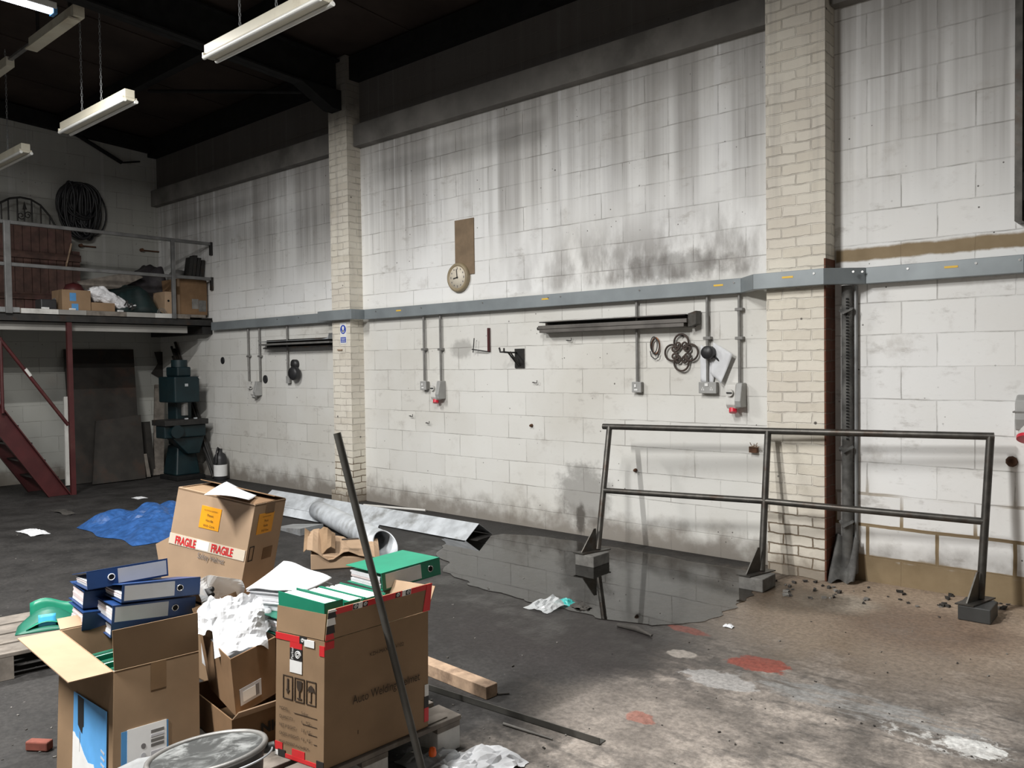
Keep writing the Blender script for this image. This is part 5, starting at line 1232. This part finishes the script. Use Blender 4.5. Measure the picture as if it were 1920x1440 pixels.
# label on the right face
decal(S1, 0, .09, .62, .06, .56, 'blue_print', 'blue_label'); decal(S1, 0, .155, .60, .22, .565, 'white_print', 'address_label', .0022)
for k in range(4): decal(S1, 0, .42, .57, .50-.032*k, .518-.032*k, 'conduit_grey' if k != 1 else 'grey_label', 'bar_code', .003)
for v, mt in ((.425, 'page_line'), (.36, 'grey_label'), (.30, 'black_print')):
    c = fp(S1, 0, .335, v, .003); n_ = (fp(S1, 0, .5, .5, 1)-fp(S1, 0, .5, .5, 0)).normalized(); MB().cyl(c, c+n_*.0006, .0085, 18).build('dot', mt, S1.o)
for q in ((.17, .27, .235, .31), (.42, .58, .25, .37)): decal(S1, 0, *q, 'grey_label', 'fine_print', .003)
decal(S1, 0, .42, .60, .80, 1.0, 'brown_tape', 'tape')
EX = V((.115, .993, -.095)); EY = V((-.993, .115, 0))
GB = 'blue lever arch files in and on the open carton'
b3 = F(209, 1171, .56); b2 = F(227.5, 1131, .642); b1 = F(164, 1107, .685)
binder('lever_arch_file', 'blue file lying directly on the open carton, its spine above the cardboard flap', b3, EX, EY, L=.335, D=.25, cover='blue_cover', lab=(.03, .66), ring=.745, group=GB, gap=.012, fill=.72)
binder('lever_arch_file', 'second blue file from the top, with the dark finger ring at its right end', b2, EX, EY-Z_*.05, L=.318, D=.27, cover='blue_cover', lab=(.03, .66), ring=.73, group=GB, gap=.036, fill=.42)
e1_ = F(312, 1080, .688)-b1
binder('lever_arch_file', 'topmost blue file, with the white finger hole at the left of its spine', b1, e1_, V((-e1_.y, e1_.x, -.10*e1_.length)), cover='blue_cover', lab=(.37, .98), ring=.29, group=GB, gap=.036, fill=.42, ring_mat='white_print')
b4, b5, b6 = F(155, 1142, .583), F(153, 1183, .503), F(207, 1197, .478)
binder('lever_arch_file', 'blue file under the left end of the topmost file', b4, EX, EY, cover='blue_cover', lab=None, ring=None, group=GB, D=.22, Th=.074, paper='paper_pink')
binder('lever_arch_file', 'lowest blue file at the left of the open carton, pages slumped', b5, EX, EY, cover='blue_cover', lab=None, ring=None, group=GB, D=.22, Th=.074, paper='paper_pink')
binder('lever_arch_file', 'blue file with fanned pages right under the lower spine, at the mouth of the carton', b6, EX, EY, cover='blue_cover', lab=None, ring=None, group=GB, D=.24, Th=.07)
GG = 'green files packed upright in the open blue-file carton'
cS = (S1.top[0]+S1.top[3])/2; al = (S1.top[3]-S1.top[0]); al.z = 0; al.normalize(); inw = V((-al.y, al.x, 0)); inw = inw if inw.y > 0 else -inw
for k, lab_ in enumerate(('green file standing upright nearest the flap corner of the blue-file carton', 'green file standing upright in the middle of the blue-file carton', 'green file standing upright farthest from the near corner of the blue-file carton')):
    q = S1.top[0]+al*(.03+.105*k)+inw*.025; q.z = .12
    og = thing('green_file', lab_, 'ring binder', q, GG)
    MB().obox(q, al*.004, inw*.22, V((0, 0, .345))).build('board', 'green_cover', og); MB().obox(q+al*.07, al*.004, inw*.22, V((0, 0, .335))).build('board', 'green_cover', og)
    MB().obox(q+al*.008, al*.058, inw*.20, V((0, 0, .325))).build('page_block', 'paper_mint', og)

# ---- two small boxes, one above the other, crumpled paper
qn, ql = V((9.47, -4.395, .1405)), V((9.03, -4.34, .1405)); qr = V((9.50, -4.08, .1405)); qk = qr+ql-qn
Q1 = open_box('cardboard_box', 'low carton under the box of crumpled paper, dark letters on its side', [qn, qr, qk, ql], [q+V((0, 0, .135)) for q in (qn, qr, qk, ql)], 'cardboard_dark')
ftext(Q1, 0, 'NIC', .35, .35, .055, 'black_print', name='lettering', bold=.002)
flap(Q1, 0, .075, 38, 'cardboard_light')
n_, l_ = F(443, 1345, .285), F(400, 1311, .285); n2_, l2_, r2_ = F(432, 1236, .50), F(372, 1180, .50), F(517, 1194, .50)
r_ = n_+(r2_-n2_)*.88; r_.z = .285; k_2 = r2_+l2_-n2_; l_ = n_+(l2_-n2_)*.80; l_.z = .285; k_ = r_+l_-n_
P1 = open_box('cardboard_box', 'sagging open box of crumpled white paper between the two large cartons', [n_, r_, k_, l_], [n2_, r2_, k_2, l2_], 'cardboard_dark')
flap(P1, 2, .09, 70, 'cardboard_dark')
decal(P1, 0, .12, .62, .14, .42, 'grey_label', 'shipping_label'); decal(P1, 0, .18, .50, .19, .36, 'white_print', 'label_print', .0024); decal(P1, 0, .48, .56, .18, .37, 'page_line', 'bar_code', .003)
c = (n2_+r2_+k_2+l2_)/4
GP = 'crumpled white sheets in the sagging box'
MB().hexa([n2_.lerp(c, .08)-Z_*.14, r2_.lerp(c, .08)-Z_*.14, k_2.lerp(c, .08)-Z_*.14, l2_.lerp(c, .08)-Z_*.14], [n2_.lerp(c, .06)-Z_*.05, r2_.lerp(c, .06)-Z_*.05, k_2.lerp(c, .06)-Z_*.05, l2_.lerp(c, .06)-Z_*.05]).build('packed_paper', 'paper', P1.o)
def fold_sheet(cx, cy, cz, su, sv, ru, pitch, seed, label, amp=.03):
    cu_, su_ = math.cos(ru), math.sin(ru); cp, sp = math.cos(pitch), math.sin(pitch)
    def fn(u, v):
        a_, b_ = (u-.5)*su, (v-.5)*sv; q = V((u*1.9+seed, v*1.9, seed))
        k1 = abs(mnoise.noise(q)); k2 = abs(mnoise.noise(q*2.1+V((4, 1, 0)))); h_ = amp*(2.2*k1+1.1*k2)+.8*amp*math.cos(3*(u-.5))
        x_, y_, z_ = a_, b_*cp-h_*sp, b_*sp+h_*cp
        return V((cx+cu_*x_-su_*y_, cy+su_*x_+cu_*y_, cz+z_))
    return tag(MB().grid(fn, 18, 18, smooth=False).build('crumpled_sheet', 'paper', solid=.001), label, 'paper', GP)
fold_sheet(c.x+.07, c.y-.03, .545, .20, .24, 1.15, .75, 31, 'big folded white sheet at the front of the sagging box', .032)
fold_sheet(c.x-.06, c.y-.06, .53, .16, .17, .5, .5, 37, 'crumpled white sheet at the left front of the sagging box', .04)
fold_sheet(c.x+.03, c.y+.07, .515, .18, .16, 1.9, .35, 41, 'crumpled white sheet at the back of the sagging box', .035)
fold_sheet(c.x-.13, c.y+.0, .52, .12, .14, .1, .6, 47, 'small crumpled sheet at the far left of the sagging box', .04)
def bag(u, v): return F(366, 1150, .52).lerp(F(440, 1138, .52), u)+V((-.02, .02, .0+.115*v))+V((.04*math.sin(5*u+4*v), .02*math.sin(8*u), .035*math.sin(3.3*u)*v))
o = thing('clear_plastic_bag', 'clear plastic bag with a black printed bottle, behind the crumpled paper', 'bag', bag(.5, 0))
MB().grid(bag, 14, 12, smooth=False).build('film', 'clear_film', o, solid=.001)
g0_ = bag(.5, .55); e_ = (bag(.8, .5)-bag(.2, .5)).normalized()
MB().tube([bag(.30, .42)+V((.01, -.008, 0)), bag(.45, .52)+V((.01, -.008, .0)), bag(.62, .60)+V((.01, -.008, 0))], [.018, .022, .010], 8).build('black_print_mark', 'black_print', o)
p = F(372, 1160, .53); tag(MB().cbox(p+V((-.03, .03, -.02)), .03, .012, .10, .4, .5).build('yellow_card', 'yellow_card'), 'yellow card strip at the left of the crumpled paper', 'card')
# ---- box behind with the stacked files
rn, rl, rr_ = V((9.42, -4.03, .1405)), V((8.97, -4.06, .1405)), V((9.43, -3.65, .1405)); rk = rr_+rl-rn
R1 = open_box('cardboard_box', 'carton behind the crumpled paper carrying the white file stack', [rn, rr_, rk, rl], [q+V((0, 0, .355)) for q in (rn, rr_, rk, rl)], 'cardboard')
MB().hexa([q+V((0, 0, .34)) for q in (rn*.97+rk*.03, rr_*.97+rl*.03, rk*.97+rn*.03, rl*.97+rr_*.03)], [q+V((0, 0, .353)) for q in (rn*.97+rk*.03, rr_*.97+rl*.03, rk*.97+rn*.03, rl*.97+rr_*.03)]).build('top_flaps', 'cardboard', R1.o)
s0, s1, s2, s3 = [F(*q, .685) for q in ((461, 1090), (562, 1099), (622, 1077), (532, 1052))]
GS = 'white files stacked behind the crumpled paper'
zc = .497
names = ('bottom white file of the stack behind the crumpled paper', 'second white file from the bottom of the stack, teal cover edge', 'third white file from the bottom of the stack', 'white file just below the top sheets of the stack')
for k in range(4):
    h_ = .036; j = V((rnd.uniform(-.012, .012), rnd.uniform(-.012, .012), 0)); o = thing('paper_file', names[k], 'file', V((s0.x, s0.y, zc)), GS)
    qs = [V((q.x, q.y, zc+.001))+j for q in (s0, s1, s2, s3)]
    MB().hexa(qs, [q+V((0, 0, .0025)) for q in qs]).build('board', 'dark_green_cover' if k in (1, 2) else 'grey_label', o)
    cq = sum(qs, V())/4; qi = [q.lerp(cq, .04) for q in qs]
    for n in range(3): MB().hexa([q.lerp(cq, .02*n)+V((0, 0, .003+.0095*n)) for q in qi], [q.lerp(cq, .02*n)+V((0, 0, .0115+.0095*n)) for q in qi]).build('page_block', 'paper', o)
    MB().hexa([q+V((0, 0, h_-.004)) for q in qs], [q+V((0, 0, h_-.0015)) for q in qs]).build('board', 'dark_green_cover' if k == 1 else 'paper', o); zc += h_+.001
cq = (s0+s1+s2+s3)/4
def topsheet(u, v):
    p = (s0.lerp(s1, u)).lerp(s3.lerp(s2, u), v); p.z = zc+.006+.012*math.sin(2.6*u+v)+.022*v*v+.004*math.sin(9*u); return p
tag(MB().grid(topsheet, 12, 12).build('paper_bundle', 'paper', solid=.006), 'top bundle of loose white sheets on the white file stack', 'paper')
# teal files poking out below it at the side of the sagging box
p = F(462, 1178, .50)
binder('lever_arch_file', 'teal file lying on its side above the sagging box, next to the tall carton', V((9.415, -4.135, .503)), V((-.02, 1, 0)), V((-1, -.02, 0)), L=.10, D=.26, Th=.07, cover='dark_green_cover', lab=None, ring=None)

# ---- what fills the tall carton
W1c = sum(W1.top, V())/4
ey_ = (W1.top[1]-W1.top[0]).normalized(); ex_ = (W1.top[3]-W1.top[0]); wl = ex_.length; ex_ = ex_.normalized()
GW = 'green files packed in the tall carton'
labs = ('green file upright against the left flap of the tall carton', 'second green file upright in the tall carton', 'third green file upright in the tall carton, pages leaning', 'fourth green file in the tall carton below the flat one')
yy = .012
for k in range(4):
    o = thing('green_file', labs[k], 'ring binder', W1.top[0]+ey_*yy-Z_*.2, GW)
    q = W1.top[0]+ex_*.012+ey_*yy; q.z = .452; th_ = (.075, .068, .085, .075)[k]; ht = (.285, .27, .265, .20)[k]; w_ = wl-.012
    ln_ = ey_*(.02 if k else .0)
    MB().hexa([q, q+ex_*w_, q+ex_*w_+ey_*.003, q+ey_*.003], [q+Z_*ht+ln_, q+ex_*w_+Z_*(ht+.015)+ln_, q+ex_*w_+ey_*.003+Z_*(ht+.015)+ln_, q+ey_*.003+Z_*ht+ln_]).build('board', 'green_cover', o)
    e = q+ey_*th_; MB().hexa([e, e+ex_*w_, e+ex_*w_+ey_*.003, e+ey_*.003], [e+Z_*ht+ln_, e+ex_*w_+Z_*(ht+.012)+ln_, e+ex_*w_+ey_*.003+Z_*(ht+.012)+ln_, e+ey_*.003+Z_*ht+ln_]).build('board', 'green_cover', o)
    MB().obox(q, ey_*th_, ex_*.003, Z_*ht).build('spine', 'green_cover', o)
    npg = 7
    for n in range(npg):
        f0 = q+ey_*(.005+(th_-.008)*n/npg)+ex_*.008; z_ = ht-.002-rnd.uniform(0, .006)
        MB().hexa([f0, f0+ex_*(w_-.012), f0+ex_*(w_-.012)+ey_*(th_/npg*.8), f0+ey_*(th_/npg*.8)], [f0+Z_*z_+ln_, f0+ex_*(w_-.012)+Z_*(z_+.012)+ln_, f0+ex_*(w_-.012)+ey_*(th_/npg*.8)+Z_*(z_+.012)+ln_, f0+ey_*(th_/npg*.8)+Z_*z_+ln_]).build('page_block', 'paper' if n % 3 else 'paper_mint', o)
    yy += th_+.010
g0 = F(718, 1109, .655); g1 = F(812, 1081, .668)
e_ = (g1-g0).normalized()
binder('lever_arch_file', 'large green file lying flat across the back of the tall carton', g0, e_, V((-.985, .17, -.05)), L=.30, D=.285, Th=.075, cover='green_cover', lab=(.06, .66), ring=.82, labmat='white_print', gap=.0, fill=.75)

# ---- fragile carton on a hidden box
k0 = [V((8.86, -3.93, .0015)), V((8.86, -3.50, .0015)), V((8.22, -3.50, .0015)), V((8.22, -3.93, .0015))]
K1 = open_box('cardboard_box', 'plain carton mostly hidden under the tilted fragile carton', k0, [q+V((0, 0, .40)) for q in k0], 'cardboard')
MB().hexa([q+V((0, 0, .385)) for q in k0], [q+V((0, 0, .399)) for q in k0]).build('top_flaps', 'cardboard', K1.o)
fn_, fl_ = T(479, 946, 3.92), T(333, 926, 4.02); fb_ = T(455, 1082, 3.92); dn = (fb_-fn_).normalized(); eL = (fl_-fn_); wL = eL.length; eL = (eL-dn*eL.dot(dn)).normalized()
eR = eL.cross(dn).normalized(); eR = eR if eR.y > 0 else -eR
H_, wR = .46, .30
zlow = min((fn_+dn*H_).z, (fn_+eL*wL+dn*H_).z, (fn_+eR*wR+dn*H_).z)
H_ += (zlow-.404)/max(.5, -dn.z); 
t4 = [fn_, fn_+eR*wR, fn_+eR*wR+eL*wL, fn_+eL*wL]; b4_ = [q+dn*H_ for q in t4]
F1 = open_box('cardboard_box', 'tilted carton with orange stickers and FRAGILE tape behind the file boxes', b4_, t4, 'cardboard_light', th=.007)
MB().hexa([q+dn*.012 for q in t4], [q+dn*.004 for q in t4]).build('top_flaps', 'cardboard', F1.o)
flap(F1, 0, .10, 172, 'cardboard_dark'); flap(F1, 1, .12, 165, 'cardboard_dark')
sf = lambda px, py: None
# side 3: left corner -> near corner (u), v up the side; stickers measured down from the rim
vv = lambda d_: 1-d_/H_
decal(F1, 3, .345, .60, vv(.172), vv(.062), 'orange_sticker', 'orange_sticker')
for k, s_ in enumerate(('ELECTRONIC EQUIPMENT', 'Please', 'Handle', 'With Care')):
    ftext(F1, 3, s_, .472, vv(.083+.026*k), .0085 if k == 0 else .017, 'brown_print', 'CENTER', sx=.85 if k else .75)
decal(F1, 3, .0, .98, vv(.285), vv(.232), 'clear_tape', 'fragile_tape', .002)
decal(F1, 3, .36, .52, vv(.280), vv(.235), 'white_print', 'tape_gap', .0028)
ftext(F1, 3, 'FRAGILE', .08, vv(.279), .055, 'red_print', sx=.58, bold=.0016, off=.0044); ftext(F1, 3, 'FRAGILE', .55, vv(.276), .055, 'red_print', sx=.60, bold=.0016, off=.0044)
ftext(F1, 3, 'Safety Helmet', .40, vv(.322), .040, 'page_line', sx=.66)
decal(F1, 0, .18, .66, vv(.16), vv(.055), 'orange_sticker', 'orange_sticker')
for k, s_ in enumerate(('ELECTRONIC EQUIPMENT', 'Please', 'Handle', 'With Care')):
    ftext(F1, 0, s_, .42, vv(.075+.025*k), .0075 if k == 0 else .017, 'brown_print', 'CENTER', sx=.9)
decal(F1, 0, .36, .64, vv(.06), 1.0, 'brown_tape', 'tape')
for q in ((.06, .20, .285, .290), (.06, .20, .215, .220), (.06, .075, .215, .29), (.185, .20, .215, .29), (.50, .80, .24, .30)): decal(F1, 0, q[0], q[1], vv(q[3]), vv(q[2]), 'brown_print' if q[0] < .4 else 'cardboard_dark', 'mark_frame')
q0, q1, q2, q3 = T(384, 930, 4.02), T(468, 939, 3.94), T(480, 928, 4.10), T(424, 909, 4.22)
nn = (q1-q0).cross(q3-q0).normalized(); nn = nn if nn.z > 0 else -nn
base_ = t4[0]+(t4[3]-t4[0])*.5
def onrim(q, up): # lift sheet point onto the plane of the box top
    n_ = -dn; d_ = ray_dir(q); s_ = ((base_+n_*up)-CAM).dot(n_)/d_.dot(n_); return CAM+d_*s_
def ray_dir(px): return ray(*px)
qs = [onrim(q, .012) for q in ((382, 931), (466, 941), (481, 928), (424, 909))]
tag(MB().grid(lambda u, v: (qs[0].lerp(qs[1], u)).lerp(qs[3].lerp(qs[2], u), v)+(-dn)*(.010*math.sin(3*u+2*v)+.008), 8, 8).build('paper_sheet', 'paper', solid=.001), 'white printed sheet lying on top of the fragile carton', 'paper')
q0, q1 = T(292, 1020, 4.6), T(334, 998, 4.6); q2 = V((q1.x+.03, q1.y-.02, .002)); q3 = q2.lerp(V((q0.x, q0.y, .002)), .35)
tag(MB().prism([q0, q1, q2, q3], (.004, .004, 0)).build('cardboard_piece', 'cardboard_light'), 'torn cardboard piece standing up behind the left edge of the fragile carton', 'cardboard')

# ---- leaning bar, bucket, board
a = F(803, 1488, .002); mid = F1 and T(715, 1105, 2.985); d_ = (mid-a).normalized()
bt = T(632, 812, 2.985)
tag(MB().tube([a, bt], .0175, 4).build('steel_bar', 'bar_steel'), 'long grey steel bar leaning upright against the tall carton', 'bar')
zc_ = .355; c = F(388, 1403, zc_)
o = thing('bucket', 'black plastic bucket with a dusty inside at the bottom edge', 'bucket', (c.x, c.y, 0))
view = V((CAM.x-c.x, CAM.y-c.y, 0)).normalized(); sdv = V((-view.y, view.x, 0))
nrm_ = (Z_-view*.14+sdv*-.06).normalized()
xa_ = sdv-nrm_*sdv.dot(nrm_); xa_.normalize(); ya_ = nrm_.cross(xa_); M3 = Matrix((xa_, ya_, nrm_)).transposed()
RB = .186
base_c = c-nrm_*.335
MB().lathe([(RB*.76, .0), (RB*.80, .10), (RB*.94, .30), (RB*.97, .30), (RB*.97, .318)], base_c, 44, M3=M3).build('wall', 'bucket_black', o)
MB().lathe([(RB*.94, .322), (RB*.92, .29), (RB*.76, .03), (.002, .028)], base_c, 44, M3=M3).build('inside', 'dusty_plastic', o)
MB().tube([base_c+nrm_*.322+xa_*(RB*.975*math.cos(t_))+ya_*(RB*.975*math.sin(t_)) for t_ in [i*math.pi/24 for i in range(48)]], .0095, 8, closed=True).build('rim', 'conduit_grey', o)
for s in (-1, 1): MB().cyl(base_c+nrm_*.292+xa_*(s*RB*.93), base_c+nrm_*.292+xa_*(s*(RB+.022)), .016, 14).build('handle_lug', 'bucket_black', o)
MB().tube([base_c+nrm_*(.292+.012*abs(math.sin(t_)))+xa_*((RB+.014)*math.cos(t_))-ya_*((RB+.012)*math.sin(t_)) for t_ in [math.pi*i/24 for i in range(25)]], .0035, 6).build('wire_handle', 'galv', o)
p0_, p1_, p2_, p3_ = F(158, 1468, .30), F(258, 1421, .30), F(306, 1413, .30), F(330, 1478, .30)
tag(MB().hexa([V((q.x, q.y, .001)) for q in (p0_, p1_, p2_, p3_)], [V((q.x, q.y, .30)) for q in (p0_, p1_, p2_, p3_)]).build('grey_block', 'galv_dull', bevel=.004), 'dusty grey block between the blue file carton and the bucket', 'block')
# ---- papers and bag at the bottom
crumple(F(920, 1432), .12, .10, .06, 'crumpled_sheet', 'paper', 'crumpled white paper on the floor at the bottom edge', 'paper', 51, nu=12)
crumple(F(868, 1436), .09, .07, .05, 'crumpled_sheet', 'paper', 'smaller crumpled paper left of the bottom edge paper', 'paper', 57, nu=10)
crumple(F(815, 1432), .13, .10, .05, 'clear_plastic_bag', 'clear_film', 'crumpled clear plastic bag beside the foot of the leaning bar', 'bag', 61)
p = F(812, 1438); tag(MB().lathe([(.014, 0), (.016, .01), (.012, .03), (0, .034)], (p.x+.02, p.y-.02, .06), 16).build('orange_cap', 'orange_plastic'), 'small orange plastic cap beside the leaning bar', 'cap')
# ---- open green folder on the left pallet
p = F(66, 1172, .142)
o = thing('green_folder', 'open green folder with a blue card lying on the weathered pallet', 'folder', (p.x, p.y, .14))
e1 = (F(100, 1180, .142)-F(30, 1190, .142)).normalized(); e2 = V((-e1.y, e1.x, 0)); e2 = e2 if e2.x < 0 else -e2
q = F(28, 1192, .142)
MB().grid(lambda u, v: q+e1*(.30*u)+e2*(.16*v)+Z_*(.002+.09*math.sin(math.pi*u)*v), 10, 6).build('cover', 'dark_green_cover', o, solid=.003)
MB().grid(lambda u, v: q+e1*(.06+.26*u)+e2*(.16+.03*v)+Z_*(.01+.11*v+.02*math.sin(6*u)), 10, 4).build('cover', 'green_cover', o, solid=.003)
MB().grid(lambda u, v: q+e1*(.05+.20*u)+e2*(.02+.05*v)+Z_*(.012+.035*math.sin(math.pi*u)), 8, 4).build('cover_edge', 'green_cover', o, solid=.002)
r_ = F(72, 1180, .15); MB().grid(lambda u, v: r_+e1*(.085*u)+e2*(.02*v)+Z_*(.003+.07*v), 4, 4).build('blue_card', 'blue_card', o, solid=.002)
MB().grid(lambda u, v: r_+e1*(-.02+.12*u)+e2*(.0+.03*v)-Z_*.004+Z_*(.02*v), 4, 4).build('paper_sheet', 'paper', o, solid=.002)

# ================================================================== light and exposure
w = bpy.data.worlds.new('hall_air'); scene.world = w; w.use_nodes = True
bg = w.node_tree.nodes['Background']; bg.inputs[0].default_value = (.75, .85, 1, 1); bg.inputs[1].default_value = .008
scene.view_settings.view_transform = 'Standard'; scene.view_settings.look = 'None'
scene.view_settings.exposure = -0.06; scene.view_settings.gamma = 1.0; scene.view_settings.use_curve_mapping = False
